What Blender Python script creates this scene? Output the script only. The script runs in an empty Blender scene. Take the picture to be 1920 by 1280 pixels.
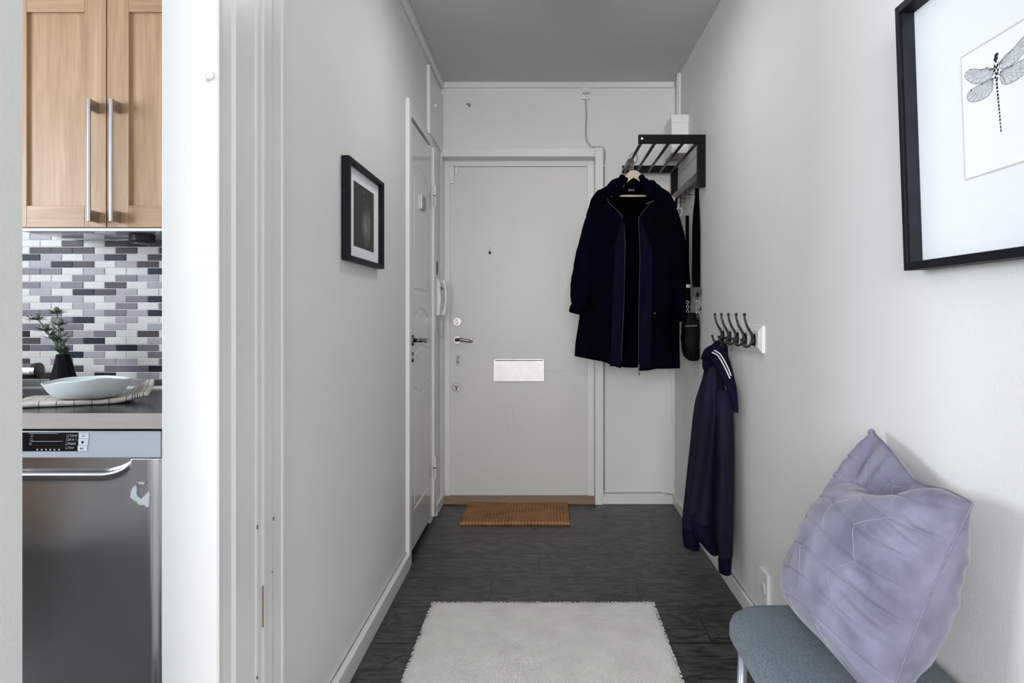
import bpy, bmesh, math, random
from mathutils import Vector, Matrix, noise
C = bpy.context.scene
COL = C.collection
PI = math.pi
random.seed(7)

# ------------------------------------------------------------------ camera
FPX = 1300.0; VX, VY = 1022.0, 587.0; EYE = 1.13
cam = bpy.data.cameras.new('camera'); camo = bpy.data.objects.new('camera', cam); COL.objects.link(camo)
cam.sensor_width = 36.0; cam.lens = 36.0*FPX/1920.0
cam.shift_x = -(VX-960)/1920.0; cam.shift_y = -(640-VY)/1920.0
cam.clip_start = 0.02
camo.location = (0, 0, EYE); camo.rotation_euler = (PI/2, 0, 0)
C.camera = camo

# ------------------------------------------------------------------ world, light, exposure
w = bpy.data.worlds.new('world'); C.world = w; w.use_nodes = True
w.node_tree.nodes['Background'].inputs[0].default_value = (0.80, 0.88, 1.0, 1)
w.node_tree.nodes['Background'].inputs[1].default_value = 0.6
C.view_settings.view_transform = 'Standard'; C.view_settings.look = 'None'
C.view_settings.gamma = 1.0; C.view_settings.use_curve_mapping = False
C.view_settings.exposure = 0.05
C.cycles.use_denoising = True
C.cycles.max_bounces = 10; C.cycles.diffuse_bounces = 7; C.cycles.glossy_bounces = 4
C.cycles.caustics_reflective = False; C.cycles.caustics_refractive = False
C.cycles.sample_clamp_indirect = 6.0

def area(name, loc, rot, sx, sy, power, color):
    l = bpy.data.lights.new(name, 'AREA'); l.shape = 'RECTANGLE'; l.size = sx; l.size_y = sy
    l.energy = power; l.color = color
    o = bpy.data.objects.new(name, l); COL.objects.link(o); o.location = loc; o.rotation_euler = rot
    return o
# daylight through the living room window behind the camera (faces +Y, into the hall)
area('living_room_window_light', (-0.95, -3.42, 1.66), (PI/2-.26, 0, 0), 2.6, 1.6, 285, (0.985, 0.992, 1.0))
# daylight through the kitchen window (faces +X)
area('kitchen_window_light', (-2.75, 0.72, 1.62), (0, -PI/2, 0), 0.90, 1.15, 62, (0.80, 0.89, 1.0))
# fill light added unseen above the rug and floor (its disc built below)
area('hall_fill_light', (0.08, 2.55, 2.405), (0, 0, 0), 0.34, 0.34, 5, (1.0, 0.985, 0.965))

# ------------------------------------------------------------------ helpers
def P(px, py, Y):
    return Vector(((px-VX)*Y/FPX, Y, EYE-(py-VY)*Y/FPX))
def PX(px, py, X):          # point on a plane X = const
    Y = FPX*X/(px-VX)
    return Vector((X, Y, EYE-(py-VY)*Y/FPX))

MATS = {}
def mat(name, col, rough=0.5, metal=0.0, var=0.0, vscale=8.0, bump=0.0, bscale=60.0, stretch=(1,1,1), sheen=0.0, coat=0.0, spec=None, col2=None):
    m = bpy.data.materials.new(name); m.use_nodes = True
    nt = m.node_tree; b = nt.nodes['Principled BSDF']
    b.inputs['Base Color'].default_value = (*col, 1); b.inputs['Roughness'].default_value = rough
    b.inputs['Metallic'].default_value = metal
    if sheen: b.inputs['Sheen Weight'].default_value = sheen; b.inputs['Sheen Roughness'].default_value = 0.4
    if coat: b.inputs['Coat Weight'].default_value = coat; b.inputs['Coat Roughness'].default_value = 0.08
    if spec is not None: b.inputs['Specular IOR Level'].default_value = spec
    tc = nt.nodes.new('ShaderNodeTexCoord'); mp = nt.nodes.new('ShaderNodeMapping')
    nt.links.new(tc.outputs['Object'], mp.inputs[0]); mp.inputs['Scale'].default_value = stretch
    if var or col2:
        n = nt.nodes.new('ShaderNodeTexNoise'); n.inputs['Scale'].default_value = vscale; n.inputs['Detail'].default_value = 5
        nt.links.new(mp.outputs[0], n.inputs['Vector'])
        r = nt.nodes.new('ShaderNodeValToRGB')
        c2 = col2 if col2 else tuple(max(0, c*(1-var)) for c in col)
        r.color_ramp.elements[0].position = 0.35; r.color_ramp.elements[1].position = 0.68
        r.color_ramp.elements[0].color = (*c2, 1); r.color_ramp.elements[1].color = (*col, 1)
        nt.links.new(n.outputs['Fac'], r.inputs[0]); nt.links.new(r.outputs[0], b.inputs['Base Color'])
    if bump:
        n2 = nt.nodes.new('ShaderNodeTexNoise'); n2.inputs['Scale'].default_value = bscale; n2.inputs['Detail'].default_value = 4
        nt.links.new(mp.outputs[0], n2.inputs['Vector'])
        bp = nt.nodes.new('ShaderNodeBump'); bp.inputs['Strength'].default_value = bump; bp.inputs['Distance'].default_value = 0.004
        nt.links.new(n2.outputs['Fac'], bp.inputs['Height']); nt.links.new(bp.outputs[0], b.inputs['Normal'])
    MATS[name] = m
    return m

class MB:
    def __init__(s): s.bm = bmesh.new(); s.mi = 0
    def face(s, vs):
        try:
            f = s.bm.faces.new(vs); f.material_index = s.mi; return f
        except ValueError: return None
    def box(s, x0, x1, y0, y1, z0, z1):
        v = [s.bm.verts.new((x, y, z)) for x in (x0, x1) for y in (y0, y1) for z in (z0, z1)]
        for q in ((0,1,3,2),(4,6,7,5),(0,4,5,1),(2,3,7,6),(0,2,6,4),(1,5,7,3)): s.face([v[i] for i in q])
        return s
    def prism(s, pts, axis, a0, a1):
        def mk(p, a):
            return {'x': (a, p[0], p[1]), 'y': (p[0], a, p[1]), 'z': (p[0], p[1], a)}[axis]
        A = [s.bm.verts.new(mk(p, a0)) for p in pts]; B = [s.bm.verts.new(mk(p, a1)) for p in pts]
        s.face(A); s.face(B[::-1]); n = len(pts)
        for i in range(n): s.face([A[i], B[i], B[(i+1) % n], A[(i+1) % n]])
        return s
    def tube(s, pts, r, n=10, cap=True, flat=None, up=None):
        pts = [Vector(p) for p in pts]; N = len(pts)
        rs = r if isinstance(r, (list, tuple)) else [r]*N
        rings = []; ref = Vector(up) if up else None
        for i, p in enumerate(pts):
            t = (pts[min(i+1, N-1)]-pts[max(i-1, 0)]).normalized()
            if ref is None:
                ref = Vector((0, 0, 1)) if abs(t.z) < 0.9 else Vector((1, 0, 0))
            a = (ref-t*ref.dot(t)).normalized(); b = t.cross(a); 
            if up is None: ref = a
            fl = flat if flat else 1.0
            if isinstance(fl, (list, tuple)): fl = fl[i]
            rings.append([s.bm.verts.new(p+a*math.cos(2*PI*k/n)*rs[i]+b*math.sin(2*PI*k/n)*rs[i]*fl) for k in range(n)])
        for i in range(N-1):
            for k in range(n): s.face([rings[i][k], rings[i][(k+1) % n], rings[i+1][(k+1) % n], rings[i+1][k]])
        if cap: s.face(rings[0][::-1]); s.face(rings[-1])
        return s
    def lathe(s, prof, c, axis='z', n=24, cap=True):
        c = Vector(c); rings = []
        for (r, h) in prof:
            ring = []
            for k in range(n):
                a = 2*PI*k/n; u, v = math.cos(a)*r, math.sin(a)*r
                d = {'z': (u, v, h), 'y': (u, h, v), 'x': (h, u, v)}[axis]
                ring.append(s.bm.verts.new(c+Vector(d)))
            rings.append(ring)
        for i in range(len(rings)-1):
            for k in range(n): s.face([rings[i][k], rings[i][(k+1) % n], rings[i+1][(k+1) % n], rings[i+1][k]])
        if cap: s.face(rings[0][::-1]); s.face(rings[-1])
        return s
    def ball(s, c, r, n=12, sq=(1,1,1)):
        M = Matrix.Translation(c) @ Matrix.Diagonal((*[r*q for q in sq], 1))
        res = bmesh.ops.create_uvsphere(s.bm, u_segments=n, v_segments=max(6, n//2+2), radius=1, matrix=M)
        for v in res['verts']:
            for f in v.link_faces: f.material_index = s.mi
        return s
    def grid(s, f, nu, nv, closeu=False):
        V = [[s.bm.verts.new(f(i/(nu if closeu else nu-1), j/(nv-1))) for i in range(nu)] for j in range(nv)]
        for j in range(nv-1):
            for i in range(nu if closeu else nu-1):
                i2 = (i+1) % nu
                s.face([V[j][i], V[j][i2], V[j+1][i2], V[j+1][i]])
        return V

def tag(o, label=None, cat=None, group=None, kind=None):
    if label: o['label'] = label
    if cat: o['category'] = cat
    if group: o['group'] = group
    if kind: o['kind'] = kind
    return o
WL = {}
def obj(name, mb, mats, parent=None, bevel=0, seg=2, smooth=False, sub=0, solid=0, normals=True, weld=False, off=0):
    bm = mb.bm
    if weld: bmesh.ops.remove_doubles(bm, verts=bm.verts, dist=1e-5)
    if normals: bmesh.ops.recalc_face_normals(bm, faces=bm.faces)
    vs = bm.verts; 
    if parent is None:
        xs = [v.co.x for v in vs]; ys = [v.co.y for v in vs]; zs = [v.co.z for v in vs]
        base = Vector(((min(xs)+max(xs))/2, (min(ys)+max(ys))/2, min(zs)))
    else: base = WL[parent.name]
    for v in vs: v.co -= base
    me = bpy.data.meshes.new(name); bm.to_mesh(me); bm.free()
    if not isinstance(mats, (list, tuple)): mats = [mats]
    for m in mats: me.materials.append(m)
    if smooth:
        for p in me.polygons: p.use_smooth = True
    o = bpy.data.objects.new(name, me); COL.objects.link(o)
    if parent is None: o.location = base
    else: o.parent = parent
    WL[o.name] = base
    if solid:
        md = o.modifiers.new('solid', 'SOLIDIFY'); md.thickness = solid; md.offset = off
    if sub:
        md = o.modifiers.new('sub', 'SUBSURF'); md.levels = sub; md.render_levels = sub
    if bevel:
        md = o.modifiers.new('bevel', 'BEVEL'); md.width = bevel; md.segments = seg; md.limit_method = 'ANGLE'; md.angle_limit = math.radians(40)
    return o
def thing(name, label, cat, loc, group=None):
    o = bpy.data.objects.new(name, None); COL.objects.link(o); o.location = loc; o.empty_display_size = 0.05
    WL[o.name] = Vector(loc)
    return tag(o, label, cat, group)
def struct(name, mb, m, parent=None, **k):
    o = obj(name, mb, m, parent, **k)
    if parent is None: o['kind'] = 'structure'
    return o
def sthing(name, loc):
    o = bpy.data.objects.new(name, None); COL.objects.link(o); o.location = loc; o.empty_display_size = 0.05
    WL[o.name] = Vector(loc); o['kind'] = 'structure'
    return o
def copy_tree(o, parent=None):
    c = o.copy(); COL.objects.link(c)
    if parent: c.parent = parent
    for ch in o.children: copy_tree(ch, c)
    return c
def text_mb(txt, size, origin, xdir, zdir, mb=None, depth=0.0004):
    cu = bpy.data.curves.new('txt', 'FONT'); cu.body = txt; cu.size = size; cu.extrude = depth; cu.align_x = 'CENTER'; cu.align_y = 'CENTER'
    to = bpy.data.objects.new('txt', cu); COL.objects.link(to)
    dg = bpy.context.evaluated_depsgraph_get(); me = bpy.data.meshes.new_from_object(to.evaluated_get(dg))
    mb = mb or MB(); X = Vector(xdir); Z = Vector(zdir); N = X.cross(Z)
    vs = [mb.bm.verts.new(Vector(origin)+X*v.co.x+Z*v.co.y+N*v.co.z) for v in me.vertices]
    for p in me.polygons: mb.face([vs[i] for i in p.vertices])
    bpy.data.objects.remove(to); bpy.data.meshes.remove(me); bpy.data.curves.remove(cu)
    return mb
def smooth_path(pts, n=6):
    pts = [Vector(p) for p in pts]; out = []
    for i in range(len(pts)-1):
        p0 = pts[max(i-1, 0)]; p1 = pts[i]; p2 = pts[i+1]; p3 = pts[min(i+2, len(pts)-1)]
        for k in range(n):
            t = k/n
            out.append(0.5*((2*p1)+(-p0+p2)*t+(2*p0-5*p1+4*p2-p3)*t*t+(-p0+3*p1-3*p2+p3)*t**3))
    out.append(pts[-1]); return out
def lerp_tab(tab, x):
    if x <= tab[0][0]: return tab[0][1]
    for (a, b), (c, d) in zip(tab, tab[1:]):
        if x <= c:
            t = (x-a)/(c-a); return b+(d-b)*t
    return tab[-1][1]
def sm(x): x = max(0, min(1, x)); return x*x*(3-2*x)

# ------------------------------------------------------------------ materials
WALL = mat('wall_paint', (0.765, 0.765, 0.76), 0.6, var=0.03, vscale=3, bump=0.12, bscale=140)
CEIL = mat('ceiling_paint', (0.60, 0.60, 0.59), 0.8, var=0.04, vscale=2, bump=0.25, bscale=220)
TRIM = mat('trim_gloss_paint', (0.78, 0.78, 0.765), 0.32, var=0.02, vscale=6, bump=0.05, bscale=90, stretch=(1,1,0.15))
DOORP = mat('door_paint', (0.70, 0.69, 0.665), 0.38, var=0.03, vscale=3, bump=0.06, bscale=80)
SIDEDOOR = mat('side_door_paint', (0.66, 0.66, 0.645), 0.16, var=0.02, vscale=4)
BLACKM = mat('black_lacquer', (0.003, 0.003, 0.0035), 0.45, var=0.3, vscale=30, spec=.12)
RAILM = mat('dark_tube_metal', (0.09, 0.082, 0.07), 0.35, metal=0.7, var=0.2, vscale=20)
FRAMEB = mat('black_frame_paint', (0.010, 0.012, 0.018), 0.5, var=0.4, vscale=40, spec=.1)
STEEL = mat('brushed_steel', (0.55, 0.54, 0.53), 0.28, metal=1.0, var=0.12, vscale=40, stretch=(12,12,0.4))
CHROME = mat('chrome', (0.36, 0.345, 0.33), 0.28, metal=1.0, var=0.05, vscale=20)
DARKMET = mat('dark_bronze_metal', (0.16, 0.15, 0.14), 0.25, metal=1.0, var=0.2, vscale=30)
IRON = mat('cast_iron', (0.012, 0.012, 0.012), 0.35, metal=0.3, var=0.3, vscale=60, bump=0.2, bscale=200)
ALU = mat('aluminium_mail_plate', (0.92, 0.90, 0.885), 0.48, metal=0.5, var=0.10, vscale=14, spec=.3)
PLASTW = mat('white_plastic', (0.80, 0.80, 0.79), 0.35, var=0.02, vscale=10)
CABLE = mat('grey_cable', (0.42, 0.41, 0.38), 0.5, var=0.1, vscale=20)
OAKT = mat('threshold_oak', (0.34, 0.21, 0.125), 0.5, var=0.35, vscale=14, stretch=(0.4,6,6))
COATF = mat('navy_wool', (0.0016, 0.0018, 0.0085), 0.95, var=0.7, vscale=6, bump=0.25, bscale=900, spec=0.03)
COATLIT = mat('navy_lit', (0.0028, 0.0036, 0.0155), 0.8, var=0.3, vscale=20, stretch=(6,1,0.3), spec=0.05)  # the coat's own navy made bluer, painting in the light it catches
LINING = mat('black_lining', (0.0006, 0.0006, 0.0012), 0.9, var=0.3, vscale=10, spec=0.02)
JACKET = mat('purple_navy_jersey', (0.017, 0.014, 0.036), 0.8, var=0.45, vscale=6, bump=0.15, bscale=700, stretch=(1,1,0.4), spec=0.1)
RIBM = mat('purple_navy_rib', (0.006, 0.005, 0.020), 0.85, var=0.2, vscale=12, spec=0.08)
WHITEC = mat('white_stripe_cloth', (0.72, 0.68, 0.74), 0.8, var=0.05, vscale=60)
BAGM = mat('black_nylon', (0.0015, 0.0015, 0.002), 0.6, var=0.3, vscale=30, bump=0.4, bscale=60, spec=.1)
STRAPM = mat('black_webbing', (0.0012, 0.0012, 0.0012), 0.8, var=0.2, vscale=60, spec=.03)
LEATH = mat('dark_leather', (0.018, 0.020, 0.022), 0.4, var=0.3, vscale=60)
BIRCH = mat('hanger_birch', (0.66, 0.50, 0.38), 0.4, var=0.18, vscale=12, stretch=(0.5,4,6))
TOWELM = mat('towel_linen', (0.56, 0.52, 0.46), 0.9, var=0.12, vscale=30, bump=0.4, bscale=400)
BOWLM = mat('bowl_glaze', (0.66, 0.69, 0.69), 0.22, var=0.06, vscale=10)
VASEM = mat('dark_vase_glaze', (0.006, 0.004, 0.010), 0.3, var=0.3, vscale=12, spec=.07)
STEMG = mat('thistle_green', (0.13, 0.18, 0.115), 0.6, var=0.4, vscale=60)
BRACT = mat('thistle_bract', (0.085, 0.115, 0.085), 0.6, var=0.4, vscale=90)
HEADG = mat('thistle_head', (0.24, 0.30, 0.20), 0.7, var=0.45, vscale=260, bump=0.8, bscale=500)
COUNTER = mat('worktop_dark', (0.022, 0.020, 0.020), 0.22, var=0.35, vscale=30, stretch=(0.4,3,3))
CEDGE = mat('worktop_edge', (0.40, 0.34, 0.30), 0.5, var=0.08, vscale=20, stretch=(0.3,3,8))
SILVERP = mat('silver_panel', (0.52, 0.55, 0.60), 0.35, metal=0.35, var=0.03, vscale=10)
DISP = mat('black_display', (0.008, 0.008, 0.011), 0.12, var=0.4, vscale=20)
GREYB = mat('button_white', (0.62, 0.63, 0.66), 0.4, var=0.02, vscale=30)
INK = mat('black_ink', (0.006, 0.008, 0.014), 0.7, var=0.4, vscale=400)
PAPER = mat('mat_board', (0.83, 0.84, 0.86), 0.85, var=0.02, vscale=30)
MATEDGE = mat('mat_bevel', (0.60, 0.58, 0.54), 0.8, var=0.05, vscale=30)
GROUT = mat('grout', (0.82, 0.80, 0.79), 0.7, var=0.05, vscale=60)
SEATF = mat('blue_grey_felt', (0.135, 0.19, 0.24), 0.95, bump=0.8, bscale=700, sheen=0.3, col2=(0.055, 0.075, 0.10), vscale=260)
LEGM = mat('leg_grey_metal', (0.35, 0.37, 0.42), 0.3, metal=0.6, var=0.05, vscale=20)
VOID = mat('dark_gap', (0.02, 0.02, 0.02), 0.9, var=0.1, vscale=10)
STAIN = mat('filler_mark', (0.42, 0.42, 0.40), 0.8, var=0.4, vscale=60)
WCPL = mat('sign_grey', (0.22, 0.22, 0.22), 0.3, metal=0.5, var=0.4, vscale=60)
STICK = mat('sticker_residue', (0.55, 0.56, 0.58), 0.8, var=0.1, vscale=200)
GREENS = mat('sticker_green', (0.18, 0.42, 0.10), 0.8, var=0.1, vscale=80)

def velvet():
    m = mat('lavender_velvet', (0.215, 0.212, 0.285), 0.9, sheen=0.25, col2=(0.125, 0.123, 0.175), vscale=13, bump=0.12, bscale=60, stretch=(1,1,1), spec=0.2)
    return m
VELV = velvet()

def oak(sc=(14, 14, 0.9), nm='cabinet_oak'):
    m = mat(nm, (0.60, 0.37, 0.20), 0.42)
    nt = m.node_tree; b = nt.nodes['Principled BSDF']
    tc = nt.nodes.new('ShaderNodeTexCoord'); mp = nt.nodes.new('ShaderNodeMapping'); mp.inputs['Scale'].default_value = sc
    nt.links.new(tc.outputs['Object'], mp.inputs[0])
    n = nt.nodes.new('ShaderNodeTexNoise'); n.inputs['Scale'].default_value = 3.5; n.inputs['Detail'].default_value = 8; n.inputs['Roughness'].default_value = .65
    n.inputs['Distortion'].default_value = 0.6
    nt.links.new(mp.outputs[0], n.inputs['Vector'])
    r = nt.nodes.new('ShaderNodeValToRGB'); e = r.color_ramp.elements
    e[0].position = .25; e[0].color = (.30, .165, .078, 1); e[1].position = .62; e[1].color = (.455, .28, .155, 1)
    q = e.new(.8); q.color = (.53, .35, .21, 1)
    nt.links.new(n.outputs['Fac'], r.inputs[0]); nt.links.new(r.outputs[0], b.inputs['Base Color'])
    bp = nt.nodes.new('ShaderNodeBump'); bp.inputs['Strength'].default_value = .15; bp.inputs['Distance'].default_value = .002
    nt.links.new(n.outputs['Fac'], bp.inputs['Height']); nt.links.new(bp.outputs[0], b.inputs['Normal'])
    return m
OAK = oak()
OAKH = oak((0.9, 14, 14), 'cabinet_oak_rail')
TILES = {
 'W': mat('tile_white', (0.64, 0.62, 0.59), 0.35, var=0.10, vscale=14, spec=.3),
 'L': mat('tile_light_mauve', (0.36, 0.335, 0.355), 0.35, var=0.12, vscale=14, spec=.3),
 'M': mat('tile_mauve', (0.155, 0.135, 0.16), 0.35, var=0.15, vscale=14, spec=.3),
 'D': mat('tile_dark_grey', (0.075, 0.062, 0.068), 0.35, var=0.2, vscale=14, spec=.15),
 'N': mat('tile_navy', (0.008, 0.014, 0.026), 0.35, var=0.2, vscale=14, spec=.15)}

def floor_mat():
    m = bpy.data.materials.new('floor_planks'); m.use_nodes = True; nt = m.node_tree; L = nt.links; b = nt.nodes['Principled BSDF']
    tc = nt.nodes.new('ShaderNodeTexCoord'); mp = nt.nodes.new('ShaderNodeMapping'); mp.vector_type = 'POINT'
    L.new(tc.outputs['Object'], mp.inputs[0])
    # object origin is compensated below so that object coords are world coords
    mp.inputs['Location'].default_value = (0.026+6.0, -3.85+0.2955*20, 0)
    br = nt.nodes.new('ShaderNodeTexBrick'); br.offset = 0.325; br.offset_frequency = 2; br.squash = 1.0
    br.inputs['Scale'].default_value = 1.0; br.inputs['Mortar Size'].default_value = 0.0022; br.inputs['Mortar Smooth'].default_value = 0.0
    br.inputs['Brick Width'].default_value = 0.60; br.inputs['Row Height'].default_value = 0.2955; br.inputs['Bias'].default_value = 0
    br.inputs['Color1'].default_value = (0, 0, 0, 1); br.inputs['Color2'].default_value = (1, 1, 1, 1); br.inputs['Mortar'].default_value = (0, 0, 0, 1)
    L.new(mp.outputs[0], br.inputs['Vector'])
    # grain : stretched along X, shifted per plank
    add = nt.nodes.new('ShaderNodeVectorMath'); add.operation = 'MULTIPLY_ADD'
    L.new(br.outputs['Color'], add.inputs[0]); add.inputs[1].default_value = (3.1, 5.7, 2.3); L.new(mp.outputs[0], add.inputs[2])
    mp2 = nt.nodes.new('ShaderNodeMapping'); mp2.inputs['Scale'].default_value = (1.0, 2.6, 1); L.new(add.outputs[0], mp2.inputs[0])
    n1 = nt.nodes.new('ShaderNodeTexNoise'); n1.inputs['Scale'].default_value = 3.4; n1.inputs['Detail'].default_value = 3; n1.inputs['Distortion'].default_value = 0.9
    L.new(mp2.outputs[0], n1.inputs['Vector'])
    mul = nt.nodes.new('ShaderNodeMath'); mul.operation = 'MULTIPLY'; mul.inputs[1].default_value = 46.0; L.new(n1.outputs['Fac'], mul.inputs[0])
    sn = nt.nodes.new('ShaderNodeMath'); sn.operation = 'SINE'; L.new(mul.outputs[0], sn.inputs[0])
    n2 = nt.nodes.new('ShaderNodeTexNoise'); n2.inputs['Scale'].default_value = 14; n2.inputs['Detail'].default_value = 6; L.new(mp2.outputs[0], n2.inputs['Vector'])
    mx = nt.nodes.new('ShaderNodeMath'); mx.operation = 'MULTIPLY_ADD'; L.new(sn.outputs[0], mx.inputs[0]); mx.inputs[1].default_value = 0.17; L.new(n2.outputs['Fac'], mx.inputs[2])
    rp = nt.nodes.new('ShaderNodeValToRGB'); e = rp.color_ramp.elements
    e[0].position = .3; e[0].color = (.013, .0127, .0123, 1); e[1].position = .80; e[1].color = (.066, .0655, .065, 1)
    L.new(mx.outputs[0], rp.inputs[0])
    mixc = nt.nodes.new('ShaderNodeMix'); mixc.data_type = 'RGBA'
    sy_ = nt.nodes.new('ShaderNodeSeparateXYZ'); L.new(mp.outputs[0], sy_.inputs[0])
    md = nt.nodes.new('ShaderNodeMath'); md.operation = 'MODULO'; L.new(sy_.outputs['Y'], md.inputs[0]); md.inputs[1].default_value = 0.2955
    lt = nt.nodes.new('ShaderNodeMath'); lt.operation = 'LESS_THAN'; L.new(md.outputs[0], lt.inputs[0]); lt.inputs[1].default_value = 0.009
    mxx = nt.nodes.new('ShaderNodeMath'); mxx.operation = 'MAXIMUM'; L.new(lt.outputs[0], mxx.inputs[0]); L.new(br.outputs['Fac'], mxx.inputs[1])
    L.new(mxx.outputs[0], mixc.inputs[0]); L.new(rp.outputs[0], mixc.inputs[6]); mixc.inputs[7].default_value = (.004, .004, .004, 1)
    L.new(mixc.outputs[2], b.inputs['Base Color'])
    b.inputs['Roughness'].default_value = 0.42
    bp = nt.nodes.new('ShaderNodeBump'); bp.inputs['Strength'].default_value = .35; bp.inputs['Distance'].default_value = .002
    hm = nt.nodes.new('ShaderNodeMath'); hm.operation = 'MULTIPLY_ADD'; L.new(br.outputs['Fac'], hm.inputs[0]); hm.inputs[1].default_value = -3.0; L.new(mx.outputs[0], hm.inputs[2])
    L.new(hm.outputs[0], bp.inputs['Height']); L.new(bp.outputs[0], b.inputs['Normal'])
    return m
FLOOR = floor_mat()

def weave(name, c1, c2, su, sv, bumpd, rough=.95, noise_amt=.0, amt=.22, ab=False):
    """object-space crossing weave"""
    m = bpy.data.materials.new(name); m.use_nodes = True; nt = m.node_tree; L = nt.links; b = nt.nodes['Principled BSDF']
    b.inputs['Roughness'].default_value = rough; b.inputs['Specular IOR Level'].default_value = .1
    tc = nt.nodes.new('ShaderNodeTexCoord'); sp = nt.nodes.new('ShaderNodeSeparateXYZ')
    nz = nt.nodes.new('ShaderNodeTexNoise'); nz.inputs['Scale'].default_value = 30; L.new(tc.outputs['Object'], nz.inputs['Vector'])
    va = nt.nodes.new('ShaderNodeVectorMath'); va.operation = 'MULTIPLY_ADD'; L.new(nz.outputs['Color'], va.inputs[0]); va.inputs[1].default_value = (noise_amt,)*3
    L.new(tc.outputs['Object'], va.inputs[2]); L.new(va.outputs[0], sp.inputs[0])
    def wv(out, s):
        a = nt.nodes.new('ShaderNodeMath'); a.operation = 'MULTIPLY'; a.inputs[1].default_value = s; L.new(out, a.inputs[0])
        q = nt.nodes.new('ShaderNodeMath'); q.operation = 'SINE'; L.new(a.outputs[0], q.inputs[0])
        if ab:
            z_ = nt.nodes.new('ShaderNodeMath'); z_.operation = 'ABSOLUTE'; L.new(q.outputs[0], z_.inputs[0]); return z_.outputs[0]
        return q.outputs[0]
    u = wv(sp.outputs['X'], su); v = wv(sp.outputs['Y'], sv)
    p = nt.nodes.new('ShaderNodeMath'); p.operation = 'MULTIPLY'; L.new(u, p.inputs[0]); L.new(v, p.inputs[1])
    n = nt.nodes.new('ShaderNodeTexNoise'); n.inputs['Scale'].default_value = 9; n.inputs['Detail'].default_value = 8; L.new(tc.outputs['Object'], n.inputs['Vector'])
    ad = nt.nodes.new('ShaderNodeMath'); ad.operation = 'MULTIPLY_ADD'; L.new(p.outputs[0], ad.inputs[0]); ad.inputs[1].default_value = amt; L.new(n.outputs['Fac'], ad.inputs[2])
    r = nt.nodes.new('ShaderNodeValToRGB'); r.color_ramp.elements[0].position = .25; r.color_ramp.elements[1].position = .7
    r.color_ramp.elements[0].color = (*c2, 1); r.color_ramp.elements[1].color = (*c1, 1)
    L.new(ad.outputs[0], r.inputs[0]); L.new(r.outputs[0], b.inputs['Base Color'])
    bp = nt.nodes.new('ShaderNodeBump'); bp.inputs['Strength'].default_value = .8; bp.inputs['Distance'].default_value = bumpd
    L.new(p.outputs[0], bp.inputs['Height']); L.new(bp.outputs[0], b.inputs['Normal'])
    return m
RUG = weave('rug_wool', (.86, .845, .81), (.72, .70, .67), 1100, 620, .0012, amt=.10)
COIR = weave('coir', (.42, .21, .10), (.13, .055, .024), 178, 95, .008, noise_amt=.003, amt=.42, ab=True)

# ================================================================== SETTING
XL, XR, YB, ZC = -0.617, 0.769, 4.114, 2.497
# floor (origin moved to the world origin so its pattern is laid from there)
f = MB(); f.box(-3.4, 0.9, -3.7, 4.35, -0.06, 0.0)
fo = struct('floor', f, FLOOR)
d = WL['floor'].copy(); fo.data.transform(Matrix.Translation(d)); fo.location = (0, 0, 0)
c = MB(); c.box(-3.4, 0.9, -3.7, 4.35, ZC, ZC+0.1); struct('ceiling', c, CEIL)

wl = MB()
wl.box(-0.708, XL, 1.30, 3.13, 0, ZC); wl.box(-0.708, XL, 3.13, 3.735, 2.035, ZC); wl.box(-0.708, XL, 3.735, YB, 0, ZC)
wl.box(-0.708, -0.622, -0.4, 0.825, 0, ZC); wl.box(-0.708, XL, 0.825, 1.30, 2.12, ZC)
struct('wall_left', wl, WALL)
wb = MB(); wb.box(-0.708, -0.612, YB, 4.30, 0, ZC); wb.box(-0.612, 0.297, YB, 4.30, 2.057, ZC); wb.box(0.297, 0.869, YB, 4.30, 0, ZC)
struct('wall_back', wb, WALL)
wr = MB(); wr.box(XR, 0.869, -3.6, YB, 0, ZC); struct('wall_right', wr, WALL)
# kitchen shell
kb = MB(); kb.box(-3.3, -0.708, 2.41, 2.5, 0, ZC); struct('wall_kitchen_back', kb, WALL)
kl = MB(); kl.box(-3.3, -3.2, -0.4, 2.41, 0, 0.85); kl.box(-3.3, -3.2, -0.4, 2.41, 2.35, ZC); kl.box(-3.3, -3.2, -0.4, -0.1, .85, 2.35); kl.box(-3.3, -3.2, 1.9, 2.41, .85, 2.35)
struct('wall_kitchen_left', kl, WALL)
kn = MB(); kn.box(-3.3, -0.622, -0.5, -0.4, 0, ZC); struct('wall_kitchen_near', kn, WALL)
# living room shell behind the camera
ll = MB(); ll.box(-3.3, -3.2, -3.6, -0.5, 0, ZC); struct('wall_living_left', ll, WALL)
lr = MB(); lr.box(-3.3, 0.869, -3.7, -3.6, 0, .62); lr.box(-3.3, 0.869, -3.7, -3.6, 2.47, ZC); lr.box(-3.3, -2.4, -3.7, -3.6, .62, 2.47); lr.box(.70, .869, -3.7, -3.6, .62, 2.47)
struct('wall_rear', lr, WALL)
def window_x(name, Yw, x0, x1, z0, z1, n):
    t = sthing(name, ((x0+x1)/2, Yw, z0))
    m = MB(); e = .05
    m.box(x0, x1, Yw-.03, Yw+.03, z0, z0+e); m.box(x0, x1, Yw-.03, Yw+.03, z1-e, z1)
    for k in range(n+1):
        x = x0+(x1-x0)*k/n; m.box(max(x0, x-e/2), min(x1, x+e/2), Yw-.03, Yw+.03, z0+e, z1-e)
    obj('window_frame', m, TRIM, t, bevel=.004)
window_x('window_1', -3.65, -2.4, .70, .62, 2.47, 3)
t = sthing('window_2', (-3.25, .9, .85)); m = MB()
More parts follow.
